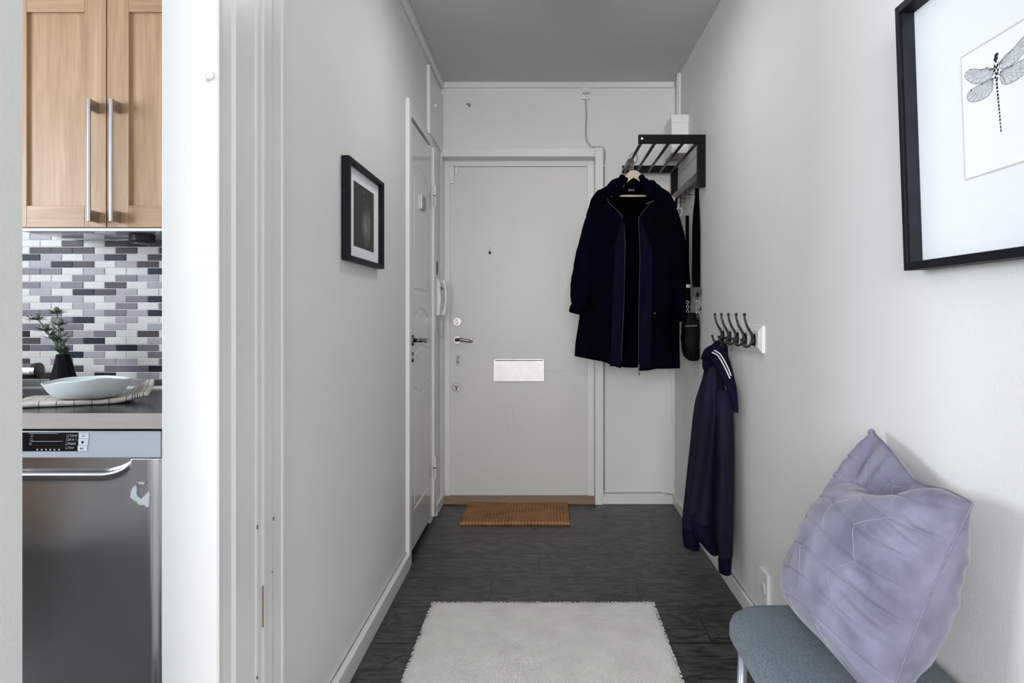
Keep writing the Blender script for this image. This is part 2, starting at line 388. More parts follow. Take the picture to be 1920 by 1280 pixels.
for (a, b_, c_, d_) in ((-.1, 1.9, .85, .90), (-.1, 1.9, 2.30, 2.35), (-.1, -.05, .9, 2.3), (1.85, 1.9, .9, 2.3), (.88, .92, .9, 2.3)): m.box(-3.28, -3.22, a, b_, c_, d_)
obj('window_frame', m, TRIM, t, bevel=.004)

# moulded door lining of the kitchen doorway, on the end of the left wall
prof = [(1.281, -0.708), (1.281, -0.6065), (1.2835, -0.603), (1.30, -0.6045), (1.335, -0.6045), (1.3475, -0.6000), (1.352, -0.6035),
        (1.440, -0.6035), (1.448, -0.6015), (1.462, -0.6015), (1.472, -0.6045), (1.484, -0.6015), (1.496, -0.6015), (1.505, -0.6040),
        (1.535, -0.6040), (1.550, -0.6065), (1.592, -0.6065), (1.598, -0.6040), (1.606, -0.6040), (1.609, -0.6090), (1.614, -0.6110), (1.632, -0.6110), (1.640, -0.618), (1.30, -0.618), (1.30, -0.708)]
tm = MB(); tm.prism([(x, y) for (y, x) in prof], 'z', 0, 2.497)
lin = struct('trim_1', tm, TRIM, bevel=.0012)
# chipped paint flecks on the moulding
ch = MB()
for (px, py, w_, h_) in ((483, 988, .0018, .004), (513.5, 972, .0016, .004), (493.5, 1137, .001, .044), (482.5, 1270, .0018, .003), (511, 1072, .001, .002)):
    p = PX(px, py, -0.6005 if px < 500 else -0.6030); ch.box(p.x-.0012, p.x+.0007, p.y-w_, p.y+w_, p.z-h_, p.z+h_)
obj('paint_chip', ch, mat('bare_wood_chip', (.22, .13, .08), .8, var=.3, vscale=90), lin)['kind'] = 'stuff'

# baseboards
def bb(name, mbf, **k): return struct(name, mbf, TRIM, bevel=.003, **k)
m = MB(); m.box(XL, -0.596, 1.64, 3.07, 0, .068); m.box(XL, -0.600, 3.86, YB, 0, .062); bb('baseboard_left', m)
m = MB(); m.box(XR-.013, XR, -3.6, YB, 0, .060); bb('baseboard_right', m)
m = MB(); m.box(.343, XR-.013, YB-.014, YB, 0, .063); bb('baseboard_back', m)
# gap of loose filler above left / right baseboards
m = MB()
for i in range(46):
    y = 1.7+i*.030; h = .0015+.0025*abs(noise.noise((y*9, 0, 3)))
    m.box(XL-.001, -0.6145, y, y+.030, .068, .068+h)
obj('filler_gap', m, mat('old_filler', (.30, .27, .23), .9, var=.4, vscale=60), bpy.data.objects['baseboard_left'])
m = MB()
for i in range(50):
    y = 1.3+i*.04; h = .001+.003*abs(noise.noise((y*7, 4, 3)))
    m.box(XR-.004, XR+.001, y, y+.04, .060, .060+h)
obj('filler_gap', m, MATS['old_filler'], bpy.data.objects['baseboard_right'])

# ceiling cornice
m = MB(); m.box(XL, .762, YB-.022, YB, 2.463, ZC); struct('trim_3', m, TRIM, bevel=.003)
m = MB(); m.box(XL, XL+.022, 1.64, YB-.022, 2.455, ZC); struct('trim_4', m, TRIM, bevel=.006)

# cable duct in right corner (twin)
m = MB(); m.box(.752, XR, 3.945, 3.962, 2.0, 2.492); m.box(.757, XR, 3.925, 3.940, 2.0, 2.492)
struct('trim_5', m, TRIM, bevel=.002)

# ------------------------------------------------------------------ front door
d1 = sthing('door_1', (-.16, 4.22, 0))
m = MB(); m.box(-.580, .2585, 4.225, 4.27, .020, 2.022); obj('door_leaf', m, DOORP, d1, bevel=.002)
m = MB(); m.box(-.612, -.578, 4.212, 4.30, 0.02, 2.057); m.box(.2575, .297, 4.212, 4.30, 0.02, 2.057); m.box(-.578, .2575, 4.212, 4.30, 2.023, 2.057)
obj('door_frame', m, TRIM, d1, bevel=.002)
m = MB(); m.box(-.626, -.611, 4.092, YB, 0, 2.057); m.box(-.622, .296, 4.092, YB, 2.055, 2.106); m.box(.296, .343, 4.090, YB, 0, 2.108)
m.box(-.622, -.6095, YB-.001, 4.213, 0, 2.057)
obj('door_casing', m, TRIM, d1, bevel=.002)
m = MB(); m.box(-.611, .296, 4.096, 4.30, 0, .022); obj('threshold', m, OAKT, d1, bevel=.003)
m = MB(); m.box(-.611, .296, 4.2705, 4.30, 0, 2.05); obj('dark_backing', m, VOID, d1)
LF = 4.225
def disc(name, px, py, r, th, mt, parent, Y=LF, **k):
    p = P(px, py, Y-th); q = MB(); q.lathe([(r*.96, 0), (r, th*.4), (r, th)], (p.x, Y-th, p.z), 'y', 28); return obj(name, q, mt, parent, smooth=False, bevel=.0008, **k), p
o, p = disc('lock_rosette', 857, 603, .027, .010, CHROME, d1)
q = MB(); q.box(p.x-.005, p.x+.005, LF-.030, LF-.009, p.z-.014, p.z+.014); obj('thumb_turn', q, CHROME, o, bevel=.002)
o, p = disc('handle_rosette', 857, 637, .026, .010, CHROME, d1)
q = MB(); q.tube([(p.x, LF-.008, p.z), (p.x, LF-.045, p.z)], .010, 14)
q.tube(smooth_path([(p.x-.006, LF-.047, p.z), (p.x+.02, LF-.052, p.z+.003), (p.x+.06, LF-.050, p.z-.003), (p.x+.098, LF-.047, p.z-.009)]), [.010]*10+[.009]*6+[.006]*3, 12, flat=.6)
obj('lever', q, DARKMET, o, smooth=True)
o, p = disc('lock_rosette', 856, 726, .027, .008, CHROME, d1)
q = MB(); q.tube([(p.x-.012, LF-.010, p.z+.010), (p.x, LF-.011, p.z-.002), (p.x+.012, LF-.010, p.z+.010)], .003, 8); q.tube([(p.x, LF-.010, p.z+.002), (p.x, LF-.010, p.z-.018)], .003, 8)
obj('lock_relief', q, DARKMET, o)
p = P(858.5, 673, LF)
q = MB(); q.box(p.x-.011, p.x+.013, LF-.006, LF, p.z-.030, p.z+.026); kk = obj('keyhole_plate', q, mat('painted_plate', (.62,.62,.60), .3, var=.25, vscale=60), d1, bevel=.004)
q = MB(); q.lathe([(.008, 0), (.008, .012)], (p.x+.001, LF-.016, p.z-.016), 'y', 16); q.box(p.x-.002, p.x+.002, LF-.013, LF-.005, p.z-.004, p.z+.018); q.box(p.x+.006, p.x+.010, LF-.010, LF-.005, p.z+.014, p.z+.020)
obj('key_cylinder', q, DARKMET, kk)
# mail slot
a = P(925, 672, LF); b_ = P(1021, 715, LF)
q = MB(); q.prism([(a.x, b_.z), (b_.x, b_.z), (b_.x, a.z-.016), (b_.x-.004, a.z), (a.x+.004, a.z), (a.x, a.z-.016)], 'y', LF-.010, LF)
ms = obj('mail_slot', q, ALU, d1, bevel=.003, seg=3)
q = MB(); q.box(a.x+.012, b_.x-.012, LF-.0106, LF-.009, a.z-.0125, a.z-.0085); obj('slot_gap', q, VOID, ms)
# peephole
p = P(918.5, 470, LF); q = MB(); q.lathe([(.0075, 0), (.009, .003)], (p.x, LF-.003, p.z+.012), 'y', 20); pe = obj('peephole', q, PLASTW, d1)
q = MB(); q.ball((p.x, LF-.005, p.z-.013), .0078, 12, (1, .6, 1.15)); q.tube([(p.x, LF-.005, p.z-.005), (p.x, LF-.004, p.z+.006)], .0018, 6); q.ball((p.x+.001, LF-.004, p.z+.0165), .0028, 8); obj('peephole_cover', q, IRON, pe)
# door closer bits top-left
a = P(844, 313, LF-.02); q = MB(); q.box(-.578, -.553, LF-.022, LF, 1.918, 2.020); q.box(-.546, -.532, LF-.016, LF, 1.975, 2.020); obj('closer_bracket', q, PLASTW, d1, bevel=.002)
# faint scratches on leaf
q = MB()
for pts in (((943, 757), (947, 780), (954, 810)), ((959, 755), (962, 775), (964, 800)), ((954, 810), (970, 810), (985, 808)), ((1020, 694), (1045, 697), (1062, 694)), ((1093, 697), (1100, 712))):
    q.tube([P(x, y, LF-.0002) for x, y in pts], .0005, 4)
obj('scratch', q, mat('scratch_grey', (.45,.45,.44), .8, var=.2, vscale=90), d1)['kind'] = 'stuff'

# ------------------------------------------------------------------ side (bathroom) door in left wall
d2 = sthing('door_2', (XL, 3.43, 0))
XS = -0.611      # face of leaf
y0, y1, z0, z1 = 3.155, 3.712, .040, 2.008
def side_leaf():
    """one leaf with three raised-moulding panels, built as a height grid"""
    panels = [(1.225, 1.845, True, False), (.935, 1.155, False, False), (.215, .785, False, True)]
    ya, yb = y0+.075, y1-.075
    def h(y, z):
        out = 0
        for (a, b, arch, inv) in panels:
            ym = (ya+yb)/2; hw = (yb-ya)/2
            tt = min(1, abs(y-ym)/hw)
            top = b-(0.055*(1-math.cos(PI*tt))/2 if arch else 0)
            bot = a; 
            if inv: top = b-0.035*(math.cos(PI*tt)+1)/2
            if not arch and not inv: top = b-.03*(1-math.cos(PI*tt))/2; bot = a+.02*(1+math.cos(PI*tt))/2
            dd = min(y-ya, yb-y, top-z, z-bot)
            if dd > -.002: 
                d = dd
                if d < .022: out = -.0085*math.sin(PI*min(1, max(0, (d+.002))/.024))+ .003*math.sin(2*PI*min(1, max(0, d)/.022))
        return out
    ys = [y0]
    q = MB()
    nu, nv = 110, 330
    q.grid(lambda u, v: Vector((XS+h(y0+(y1-y0)*u, z0+(z1-z0)*v), y0+(y1-y0)*u, z0+(z1-z0)*v)), nu, nv)
    q.box(XS-.04, XS-.004, y0, y1, z0, z1)
    return q
obj('door_leaf', side_leaf(), SIDEDOOR, d2, smooth=False)
q = MB(); q.box(XL-.001, XS+.003, y0-.014, y0-.001, 0.03, 2.01); obj('leaf_edge', q, TRIM, d2)
q = MB()
q.box(-.70, XL+.016, 3.075, 3.125, 0, 2.085)          # near jamb
q.box(-.70, XL+.016, 3.757, 3.835, .028, 2.030)       # far jamb
q.box(-.70, XL+.006, 3.125, 3.757, 2.033, 2.085)      # head
q.box(-.66, XL+.001, 3.125, 3.140, 0, 2.033); q.box(-.66, XL+.004, 3.722, 3.757, .02, 2.033)
obj('door_casing', q, TRIM, d2, bevel=.002)
q = MB(); q.box(-.69, -.652, 3.125, 3.757, 0, 2.033); obj('dark_backing', q, VOID, d2)
def hinge(z):
    q = MB(); x, y = XL+.020, 3.752
    q.lathe([(.0072, 0), (.0072, .052)], (x, y, z+.002), 'z', 12); q.lathe([(.0072, 0), (.0072, .052)], (x, y, z-.054), 'z', 12)
    q.lathe([(.005, 0), (.005, .116)], (x, y, z-.058), 'z', 10)
    o = obj('hinge', q, TRIM, d2, smooth=False)
    q = MB(); q.box(x-.008, x+.008, y-.009, y-.005, z-.0022, z+.0022); q.box(x-.003, x-.001, y-.0095, y-.006, z-.05, z); obj('hinge_pin', q, IRON, o)
hinge(1.765); hinge(.295)
# lever and lock rosette
q = MB(); q.lathe([(.026, 0), (.024, .009)], (XS, 3.187, 1.005), 'x', 24); rs = obj('handle_rosette', q, DARKMET, d2, bevel=.001)
q = MB(); q.tube([(XS+.005, 3.187, 1.005), (XS+.045, 3.187, 1.005)], .009, 12)
q.tube(smooth_path([(XS+.046, 3.182, 1.005), (XS+.050, 3.22, 1.006), (XS+.050, 3.27, 1.005), (XS+.048, 3.292, 1.003), (XS+.038, 3.298, .995)]), .0085, 12)
obj('lever', q, DARKMET, rs, smooth=True)
q = MB(); q.lathe([(.024, 0), (.022, .008)], (XS, 3.187, .928), 'x', 24); rs = obj('lock_rosette', q, DARKMET, d2, bevel=.001)
q = MB(); q.box(XS+.008, XS+.020, 3.184, 3.190, .918, .938); obj('thumb_turn', q, CHROME, rs, bevel=.001)
q = MB(); q.box(XS, XS+.010, 3.395, 3.505, 1.642, 1.712); sg = obj('wc_sign', q, CHROME, d2, bevel=.001)
q = MB(); q.box(XS+.0095, XS+.0108, 3.402, 3.498, 1.648, 1.706); obj('sign_face', q, WCPL, sg)
# overhead hatch in left wall
q = MB(); q.box(XL, XL+.012, 3.640, 4.085, 2.080, 2.418); ht = obj('storage_hatch', q, TRIM, bevel=.002); tag(ht, 'small white overhead cupboard hatch above the bathroom door', 'cupboard hatch')
q = MB(); q.box(XL, XL+.018, 3.612, 3.634, 2.068, 2.425); obj('edge_strip', q, TRIM, ht, bevel=.002)
q = MB(); q.lathe([(.004, 0), (.004, .010), (.010, .014), (.010, .022), (.006, .025)], (XL+.012, 3.715, 2.242), 'x', 16); obj('knob', q, PLASTW, ht, smooth=True)

# ================================================================== HALL OBJECTS
# intercom phone
ip = thing('intercom_phone', 'white wall intercom handset with looped cord beside the front door', 'intercom', (XL, 3.90, 1.20))
q = MB(); q.prism([(XL, 1.112), (XL+.028, 1.118), (XL+.036, 1.20), (XL+.030, 1.30), (XL+.016, 1.325), (XL, 1.325)], 'y', 3.865, 3.945); obj('base', q, PLASTW, ip, bevel=.004)
q = MB(); q.tube(smooth_path([(XL+.046, 3.905, 1.318), (XL+.056, 3.905, 1.27), (XL+.060, 3.905, 1.21), (XL+.053, 3.905, 1.155), (XL+.043, 3.905, 1.118)]), [.011, .012, .012, .011, .011]+[.009]*15+[.011, .012, .012, .012, .011], 12, flat=1.6)
obj('handset', q, PLASTW, ip, smooth=True)
q = MB(); q.tube([(XL+.036, 3.885, 1.275), (XL+.044, 3.885, 1.26)], .004, 8); obj('hook_switch', q, IRON, ip)
q = MB(); q.tube(smooth_path([(XL+.02, 3.895, 1.114), (XL+.018, 3.895, 1.05), (XL+.026, 3.900, .995), (XL+.040, 3.905, .998), (XL+.046, 3.905, 1.05), (XL+.045, 3.905, 1.116)], 8), .0028, 8); obj('cord', q, CABLE, ip, smooth=True)
q = MB(); q.box(XL, XL+.010, 3.875, 3.925, 1.345, 1.425); sw = obj('wall_switch', q, IRON, bevel=.002); tag(sw, 'small dark switch plate on the left wall above the intercom', 'switch')
q = MB(); q.box(XL+.009, XL+.013, 3.888, 3.912, 1.36, 1.41); obj('rocker', q, LEATH, sw, bevel=.001)

# bell box with cable
bx = thing('junction_box', 'small white junction box with printed sticker under the ceiling trim', 'junction box', (.242, YB, 2.41))
a = P(1090, 164, YB-.02); b_ = P(1106, 185.5, YB-.02)
q = MB(); q.box(a.x, b_.x, YB-.024, YB, b_.z, a.z); obj('housing', q, PLASTW, bx, bevel=.002)
xc = (a.x+b_.x)/2; q = text_mb('ALEE', .019, (xc+.002, YB-.0245, (a.z+b_.z)/2-.003), (1, 0, 0), (0, 0, 1))
q.box(xc-.012, xc+.016, YB-.0248, YB-.0242, a.z-.027, a.z-.0255); q.box(xc+.0, xc+.018, YB-.0248, YB-.0242, b_.z+.0135, b_.z+.015); obj('sticker_print', q, INK, bx)
cb = MB()
yy = YB-.0065
pts = [P(1098, 187, yy), P(1099.5, 215, yy), P(1098.5, 245, yy), P(1100, 262, yy), P(1107, 274, yy)]
cb.tube(smooth_path(pts), .0042, 8)
cb.tube([P(1108, 275.5, yy), P(1131, 276, yy)], .004, 8)
cb.tube(smooth_path([P(1131, 276, yy), P(1134, 286, yy), P(1134, 300, yy), P(1133, 340, yy), P(1133, 944-8, yy)]), .0042, 8)
cb.tube([P(1133, 936, yy), P(1133, 924, yy-.012), P(1240, 923, yy-.012), P(1262, 927, yy-.012)], .003, 8)
o = obj('cable', cb, CABLE, smooth=True); tag(o, 'thin grey cable running round the front door casing', 'cable')
for (x, y) in ((1109, 275), (1133.5, 311), (1131, 740), (1132, 921)): 
    q = MB(); p = P(x, y, yy-.004); q.ball(p, .0055, 8); obj('cable_clip', q, PLASTW, o)
cb = MB(); cb.tube(smooth_path([P(1254, 640, yy), P(1258, 700, yy), P(1261, 800, yy), P(1262, 880, yy), P(1265, 926, yy)]), .0028, 8)
cb.tube(smooth_path([P(1240, 921, yy-.014), P(1250, 927, yy-.016), P(1264, 929, yy-.016)]), .0025, 8)
o = obj('corner_cable', cb, PLASTW, smooth=True); tag(o, 'thin white cable hanging down the right back corner', 'cable')
# filler marks on back wall
for (x, y, r_, lb) in ((880, 197, .013, 'smudged filler spot high on the back wall, left of the other'), (970, 228, .009, 'painted screw stub on the back wall above the front door')):
    p = P(x, y, YB); q = MB(); 
    q.ball((p.x, YB-.001, p.z), r_, 10, (.7, .25, 1)); q.ball((p.x-.012, YB-.001, p.z+.006), r_*.6, 8, (.9, .12, .7)); q.tube([(p.x, YB, p.z), (p.x+.005, YB-.012, p.z-.003)], .003, 6)
    o = obj('wall_plug', q, STAIN if r_ > .01 else PLASTW); tag(o, lb, 'wall plug')
# adhesive hook on pier
p = P(394, 142, 1.281); q = MB(); q.ball((p.x, 1.279, p.z), .0095, 12, (.9, .25, 1)); hk = obj('adhesive_hook', q, PLASTW, smooth=True); tag(hk, 'tiny clear hook stuck on the white door lining', 'hook')
q = MB(); q.tube(smooth_path([(p.x, 1.278, p.z-.004), (p.x, 1.272, p.z-.012), (p.x, 1.266, p.z-.011), (p.x, 1.264, p.z-.004)]), .0022, 8); obj('prong', q, PLASTW, hk, smooth=True)

q = MB(); q.lathe([(.0, 0), (.19, .002), (.20, .02), (.20, .06), (.19, .075)], (0.08, 2.55, 2.42), 'z', 32, cap=False); o = obj('added_fill_lamp', q, PLASTW, smooth=True); tag(o, 'flat round white fill lamp added above the rug, out of the picture', 'lamp')  # disc added out of view to go with the fill light
# electric box in the corner
q = MB(); q.box(.678, XR, 3.715, 3.93, 1.988, 2.190); eb = obj('fuse_box', q, PLASTW, bevel=.003); tag(eb, 'white box fixed high in the right back corner above the coat rack', 'fuse box')
q = MB(); q.box(.675, XR, 3.710, 3.716, 2.150, 2.193); obj('lid', q, PLASTW, eb, bevel=.001)

# socket
so = thing('wall_socket', 'white wall socket low on the right wall beside the padded stool', 'socket', (XR, 2.41, .17))
q = MB(); q.box(XR-.012, XR, 2.363, 2.456, .116, .236); obj('plate', q, PLASTW, so, bevel=.002)
q = MB(); q.lathe([(.019, 0), (.022, .004)], (XR-.016, 2.405, .175), 'x', 20); obj('socket_face', q, GREYB, so)

# picture frame on left wall
pf = thing('picture_frame', 'black framed dark flower photograph hanging on the left wall', 'picture', (XL, 2.33, 1.29))
ya, yb, za, zb = 2.095, 2.552, 1.292, 1.608; xf = XL+.026; fw = .020
q = MB()
q.box(XL+.001, xf, ya, ya+fw, za, zb); q.box(XL+.001, xf, yb-fw, yb, za, zb); q.box(XL+.001, xf, ya+fw, yb-fw, za, za+fw*.75); q.box(XL+.001, xf, ya+fw, yb-fw, zb-fw*.75, zb)
obj('frame', q, FRAMEB, pf, bevel=.002)
q = MB(); q.box(XL+.001, XL+.008, ya+fw, yb-fw, za+.012, zb-.012); mo = obj('mat_board', q, PAPER, pf)
def photo_mat():
    m = mat('dark_bouquet_photo', (.02, .02, .02), .6, spec=.1); nt = m.node_tree; L = nt.links; b = nt.nodes['Principled BSDF']
    tc = nt.nodes.new('ShaderNodeTexCoord'); n = nt.nodes.new('ShaderNodeTexNoise'); n.inputs['Scale'].default_value = 26; n.inputs['Detail'].default_value = 5; n.inputs['Distortion'].default_value = 1.2
    L.new(tc.outputs['Object'], n.inputs['Vector'])
    vm = nt.nodes.new('ShaderNodeVectorMath'); vm.operation = 'DISTANCE'; L.new(tc.outputs['Object'], vm.inputs[0]); vm.inputs[1].default_value = (.01, .035, .135)
    mr = nt.nodes.new('ShaderNodeMapRange'); mr.inputs[1].default_value = .005; mr.inputs[2].default_value = .075; mr.inputs[3].default_value = .30; mr.inputs[4].default_value = 0
    L.new(vm.outputs['Value'], mr.inputs[0])
    mu = nt.nodes.new('ShaderNodeMath'); mu.operation = 'MULTIPLY_ADD'; L.new(mr.outputs[0], mu.inputs[0]); L.new(n.outputs['Fac'], mu.inputs[1])
    mu.inputs[2].default_value = 0.02
    r = nt.nodes.new('ShaderNodeValToRGB'); r.color_ramp.elements[0].color = (.035, .035, .034, 1); r.color_ramp.elements[1].position = .22; r.color_ramp.elements[1].color = (.30, .29, .28, 1)
    L.new(mu.outputs[0], r.inputs[0]); L.new(r.outputs[0], b.inputs['Base Color']); return m
q = MB(); q.box(XL+.0075, XL+.0088, 2.205, 2.462, 1.345, 1.553); obj('photograph', q, photo_mat(), mo)
# small flower shapes of the picture
q = MB(); random.seed(3)
for k in range(16):
    a = random.uniform(0, 2*PI); r_ = random.uniform(.004, .030); q.ball((XL+.0089, 2.385+math.cos(a)*r_, 1.435+math.sin(a)*r_*1.2), random.uniform(.004, .010), 8, (.04, 1, .8))
q.tube([(XL+.0089, 2.385, 1.42), (XL+.0089, 2.375, 1.375)], .004, 6, flat=.2)
for k in range(4): q.ball((XL+.0089, 2.325+random.uniform(-.01, .01), 1.525+random.uniform(-.02, .012)), .006, 8, (.04, .7, 1))
obj('pale_blossom', q, mat('blossom_grey', (.17,.16,.155), .5, col2=(.04,.04,.04), vscale=110), mo)['kind'] = 'stuff'

# dragonfly picture on right wall
dp = thing('framed_print', 'black framed dragonfly print on the right wall', 'picture', (XR, 1.14, 1.22))
XF, XP = .724, .755
ya, yb, za, zb = .865, 1.400, 1.222, 1.752; fw = .0125
q = MB()
for (a, b_, c_, d_) in ((yb-fw, yb, za, zb), (ya, ya+fw, za, zb), (ya+fw, yb-fw, za, za+fw*1.3), (ya+fw, yb-fw, zb-fw*1.3, zb)): q.box(XF, XR-.002, a, b_, c_, d_)
obj('frame', q, FRAMEB, dp, bevel=.0015)
q = MB()
SPM = mat('spacer_black', (.012,.014,.022), .4, var=.5, vscale=25, spec=.3)
for (a, b_, c_, d_) in ((yb-fw-.003, yb-fw, za+.013, zb-.013), (ya+fw, ya+fw+.003, za+.013, zb-.013)):
    q = MB(); q.box(XF+.006, XP, a, b_, c_, d_); obj('inner_spacer', q, SPM, dp)
q = MB(); q.box(XP, XP+.006, ya+fw, yb-fw, za+fw, zb-fw); mo = obj('mat_board', q, mat('white_mat_board', (.80,.82,.86), .9, var=.02, vscale=20), dp)
q = MB(); y_a, y_b, z_a, z_b = 1.049, 1.236, 1.372, 1.592
e = .0026
for (a, b_, c_, d_) in ((y_b-e, y_b, z_a, z_b), (y_a, y_a+e, z_a, z_b), (y_a+e, y_b-e, z_a, z_a+e), (y_a+e, y_b-e, z_b-e, z_b)): q.box(XP-.0012, XP+.001, a, b_, c_, d_)
obj('mat_bevel', q, MATEDGE, mo)
q = MB(); q.box(XP-.0006, XP+.001, y_a+e, y_b-e, z_a+e, z_b-e); pp = obj('print_paper', q, mat('print_paper', (.84,.85,.86), .9, var=.01, vscale=20), mo)
XD = XP-.0008
def dpt(zx, zy): 
    v = PX(1780+zx/5.333, 30+zy/5.333, XD); return (v.y, v.z)
Yb = dpt(540, 560)[0]
def mir(p): return (2*Yb-p[0], p[1]+.004)
w1 = [(510,490),(450,480),(390,503),(320,495),(265,505),(232,535),(222,565),(240,600),(280,632),(335,647),(375,640),(430,622),(480,585),(512,540)]
w2 = [(505,585),(455,600),(400,640),(340,668),(285,700),(245,745),(236,780),(250,812),(285,827),(340,820),(400,795),(450,765),(490,715),(505,655)]
WING = mat('wing_wash', (.47,.49,.52), .8, col2=(.66,.68,.71), vscale=300)
q = MB(); v_ = MB()
for W in (w1, w2):
    P1 = [dpt(*p) for p in W]
    for M_ in (False, True):
        pts = [mir(p) if M_ else p for p in P1]
        q.prism(pts, 'x', XD-.0002, XD+.0002)
        loop = [Vector((XD-.0003, *p)) for p in pts]; v_.tube(loop+[loop[0]], .0003, 4, cap=False)
        root = loop[0]; cen = sum(loop, Vector())/len(loop)
        for k in range(2, len(loop)-1):
            mid = (root+loop[k])/2+(cen-root)*.12
            v_.tube([root, mid, loop[k]], .00013, 3, cap=False)
        for k in range(3, len(loop)-3):
            v_.tube([loop[k], (loop[k]+cen)/2+Vector((0, .001, .002)), cen+(loop[k+1]-cen)*.3], .00011, 3, cap=False)
wg = obj('dragonfly_wing', q, WING, pp)
for (zx, zy, rr) in ((385, 505, .0014), (282, 508, .0011), (393, 650, .0013), (280, 712, .0020)):
    for M_ in (0, 1):
        p = dpt(zx, zy); p = mir(p) if M_ else p; v_.ball((XD-.0003, *p), rr, 8, (.15, 1.2, .8))
def bl(zx, zy, ry, rz): 
    p = dpt(zx, zy); v_.ball((XD-.0003, *p), 1, 10, (.0002, ry*1.9, rz))
bl(540, 360, .0024, .0035); bl(535, 395, .0028, .0040); bl(546, 352, .0026, .0030); bl(537, 420, .0012, .0022)
for k, (zx, zy) in enumerate(((522, 470), (552, 455), (520, 510), (553, 505), (530, 540), (548, 540), (525, 580), (545, 590), (538, 480))): bl(zx, zy, .0012, .0026)
for a, b_ in (((510,490),(470,510)), ((470,510),(435,475)), ((560,545),(600,570)), ((600,570),(622,632)), ((520,440),(515,520)), ((560,420),(575,450)), ((565,450),(610,435)), ((510,520),(490,560)), ((500,590),(488,680))):
    v_.tube([Vector((XD-.0003, *dpt(*a))), Vector((XD-.0003, *dpt(*b_)))], .00035, 4)
for k in range(15):
    t_ = k/14; bl(536+t_*28, 610+t_*500, .0014-.0006*t_, .0026 if k % 3 else .0019)
obj('dragonfly_ink', v_, INK, pp)
dp.rotation_euler = (0, math.radians(-2.0), 0); dp.location = (XR+.0, 1.14, 1.215)
# ------------------------------------------------------------------ hook rack
hr = thing('hook_rack', 'white painted board with five black iron hooks above the striped jacket', 'coat hooks', (XR, 2.70, 1.0))
q = MB(); ya, yb, za, zb = 2.425, 2.985, .990, 1.085
def ringv(x, i): return [q.bm.verts.new((x, a, b)) for a, b in ((ya+i, za+i), (yb-i, za+i), (yb-i, zb-i), (ya+i, zb-i))]
R_ = [ringv(XR, 0), ringv(XR-.010, 0), ringv(XR-.011, .004), ringv(XR-.018, .018)]
for A, B in zip(R_, R_[1:]):
    for k in range(4): q.face([A[k], A[(k+1) % 4], B[(k+1) % 4], B[k]])
q.face(R_[-1]); q.face(R_[0]); obj('board', q, TRIM, hr)
hp = [(1395.8, 589.5), (1396.6, 598), (1401, 611.6), (1407, 622), (1410.6, 631), (1409.8, 639.5), (1405.5, 647.5), (1399, 649.8), (1393, 646), (1390, 637)]
Y0 = 2.483
hpts = smooth_path([P(x, y, Y0) for x, y in hp], 5)
q = MB(); n_ = len(hpts); q.tube(hpts, [.0034+.0018*math.sin(PI*i/(n_-1)) for i in range(n_)], 10)
q.ball(hpts[0], .0062, 12); q.ball(hpts[-1], .0058, 12)
q.ball((XR-.019, Y0, 1.034), 1, 16, (.0045, .016, .024)); q.box(XR-.030, XR-.018, Y0-.007, Y0+.007, 1.015, 1.045)
q.ball((XR-.023, Y0, 1.051), .003, 8); q.ball((XR-.023, Y0, 1.017), .003, 8)
hook0 = obj('hook', q, IRON, hr, smooth=True)
for k in range(1, 5):
    c = hook0.copy(); COL.objects.link(c); c.parent = hr; c.location = (0, .108*k, 0)

# ------------------------------------------------------------------ coat rack (hat shelf)
cr = thing('hat_rack', 'black steel hat rack with five dark rails on the right wall', 'coat rack', (.60, 3.68, 1.74))
YA, YF, ZT = 3.317, 4.035, 1.985
def bracket(Y):
    q = MB(); q.box(.4477, XR-.001, Y, Y+.022, ZT-.041, ZT); q.box(.730, XR-.001, Y, Y+.022, 1.734, ZT-.041)
    return obj('bracket', q, BLACKM, cr, bevel=.0015)
b1 = bracket(YA); b2 = bracket(YF-.022)
q = MB(); q.lathe([(.0055, 0), (.004, .0015)], (.464, YA-.0015, ZT-.020), 'y', 14); obj('screw', q, PLASTW, b1)
for x in (.463, .530, .598, .666, .733):
    q = MB(); q.tube([(x, YA+.02, ZT-.034), (x, YF-.02, ZT-.034)], .0075, 12); obj('rail', q, RAILM, cr, smooth=True)
q = MB(); q.box(.733, .755, YA+.02, YF-.02, 1.773, 1.812); obj('lower_bar', q, mat('dark_olive_steel', (.05,.048,.042), .3, metal=.5, var=.2, vscale=20), cr, bevel=.001)
for y in (3.46, 3.59, 3.71, 3.83):
    q = MB(); x = .748
    q.tube([(x, y, 1.775), (x, y, 1.722), (x-.036, y, 1.722), (x-.036, y, 1.738)], .0022, 8)
    q.ball((x-.036, y, 1.740), .0032, 8); obj('hook', q, DARKMET, cr)

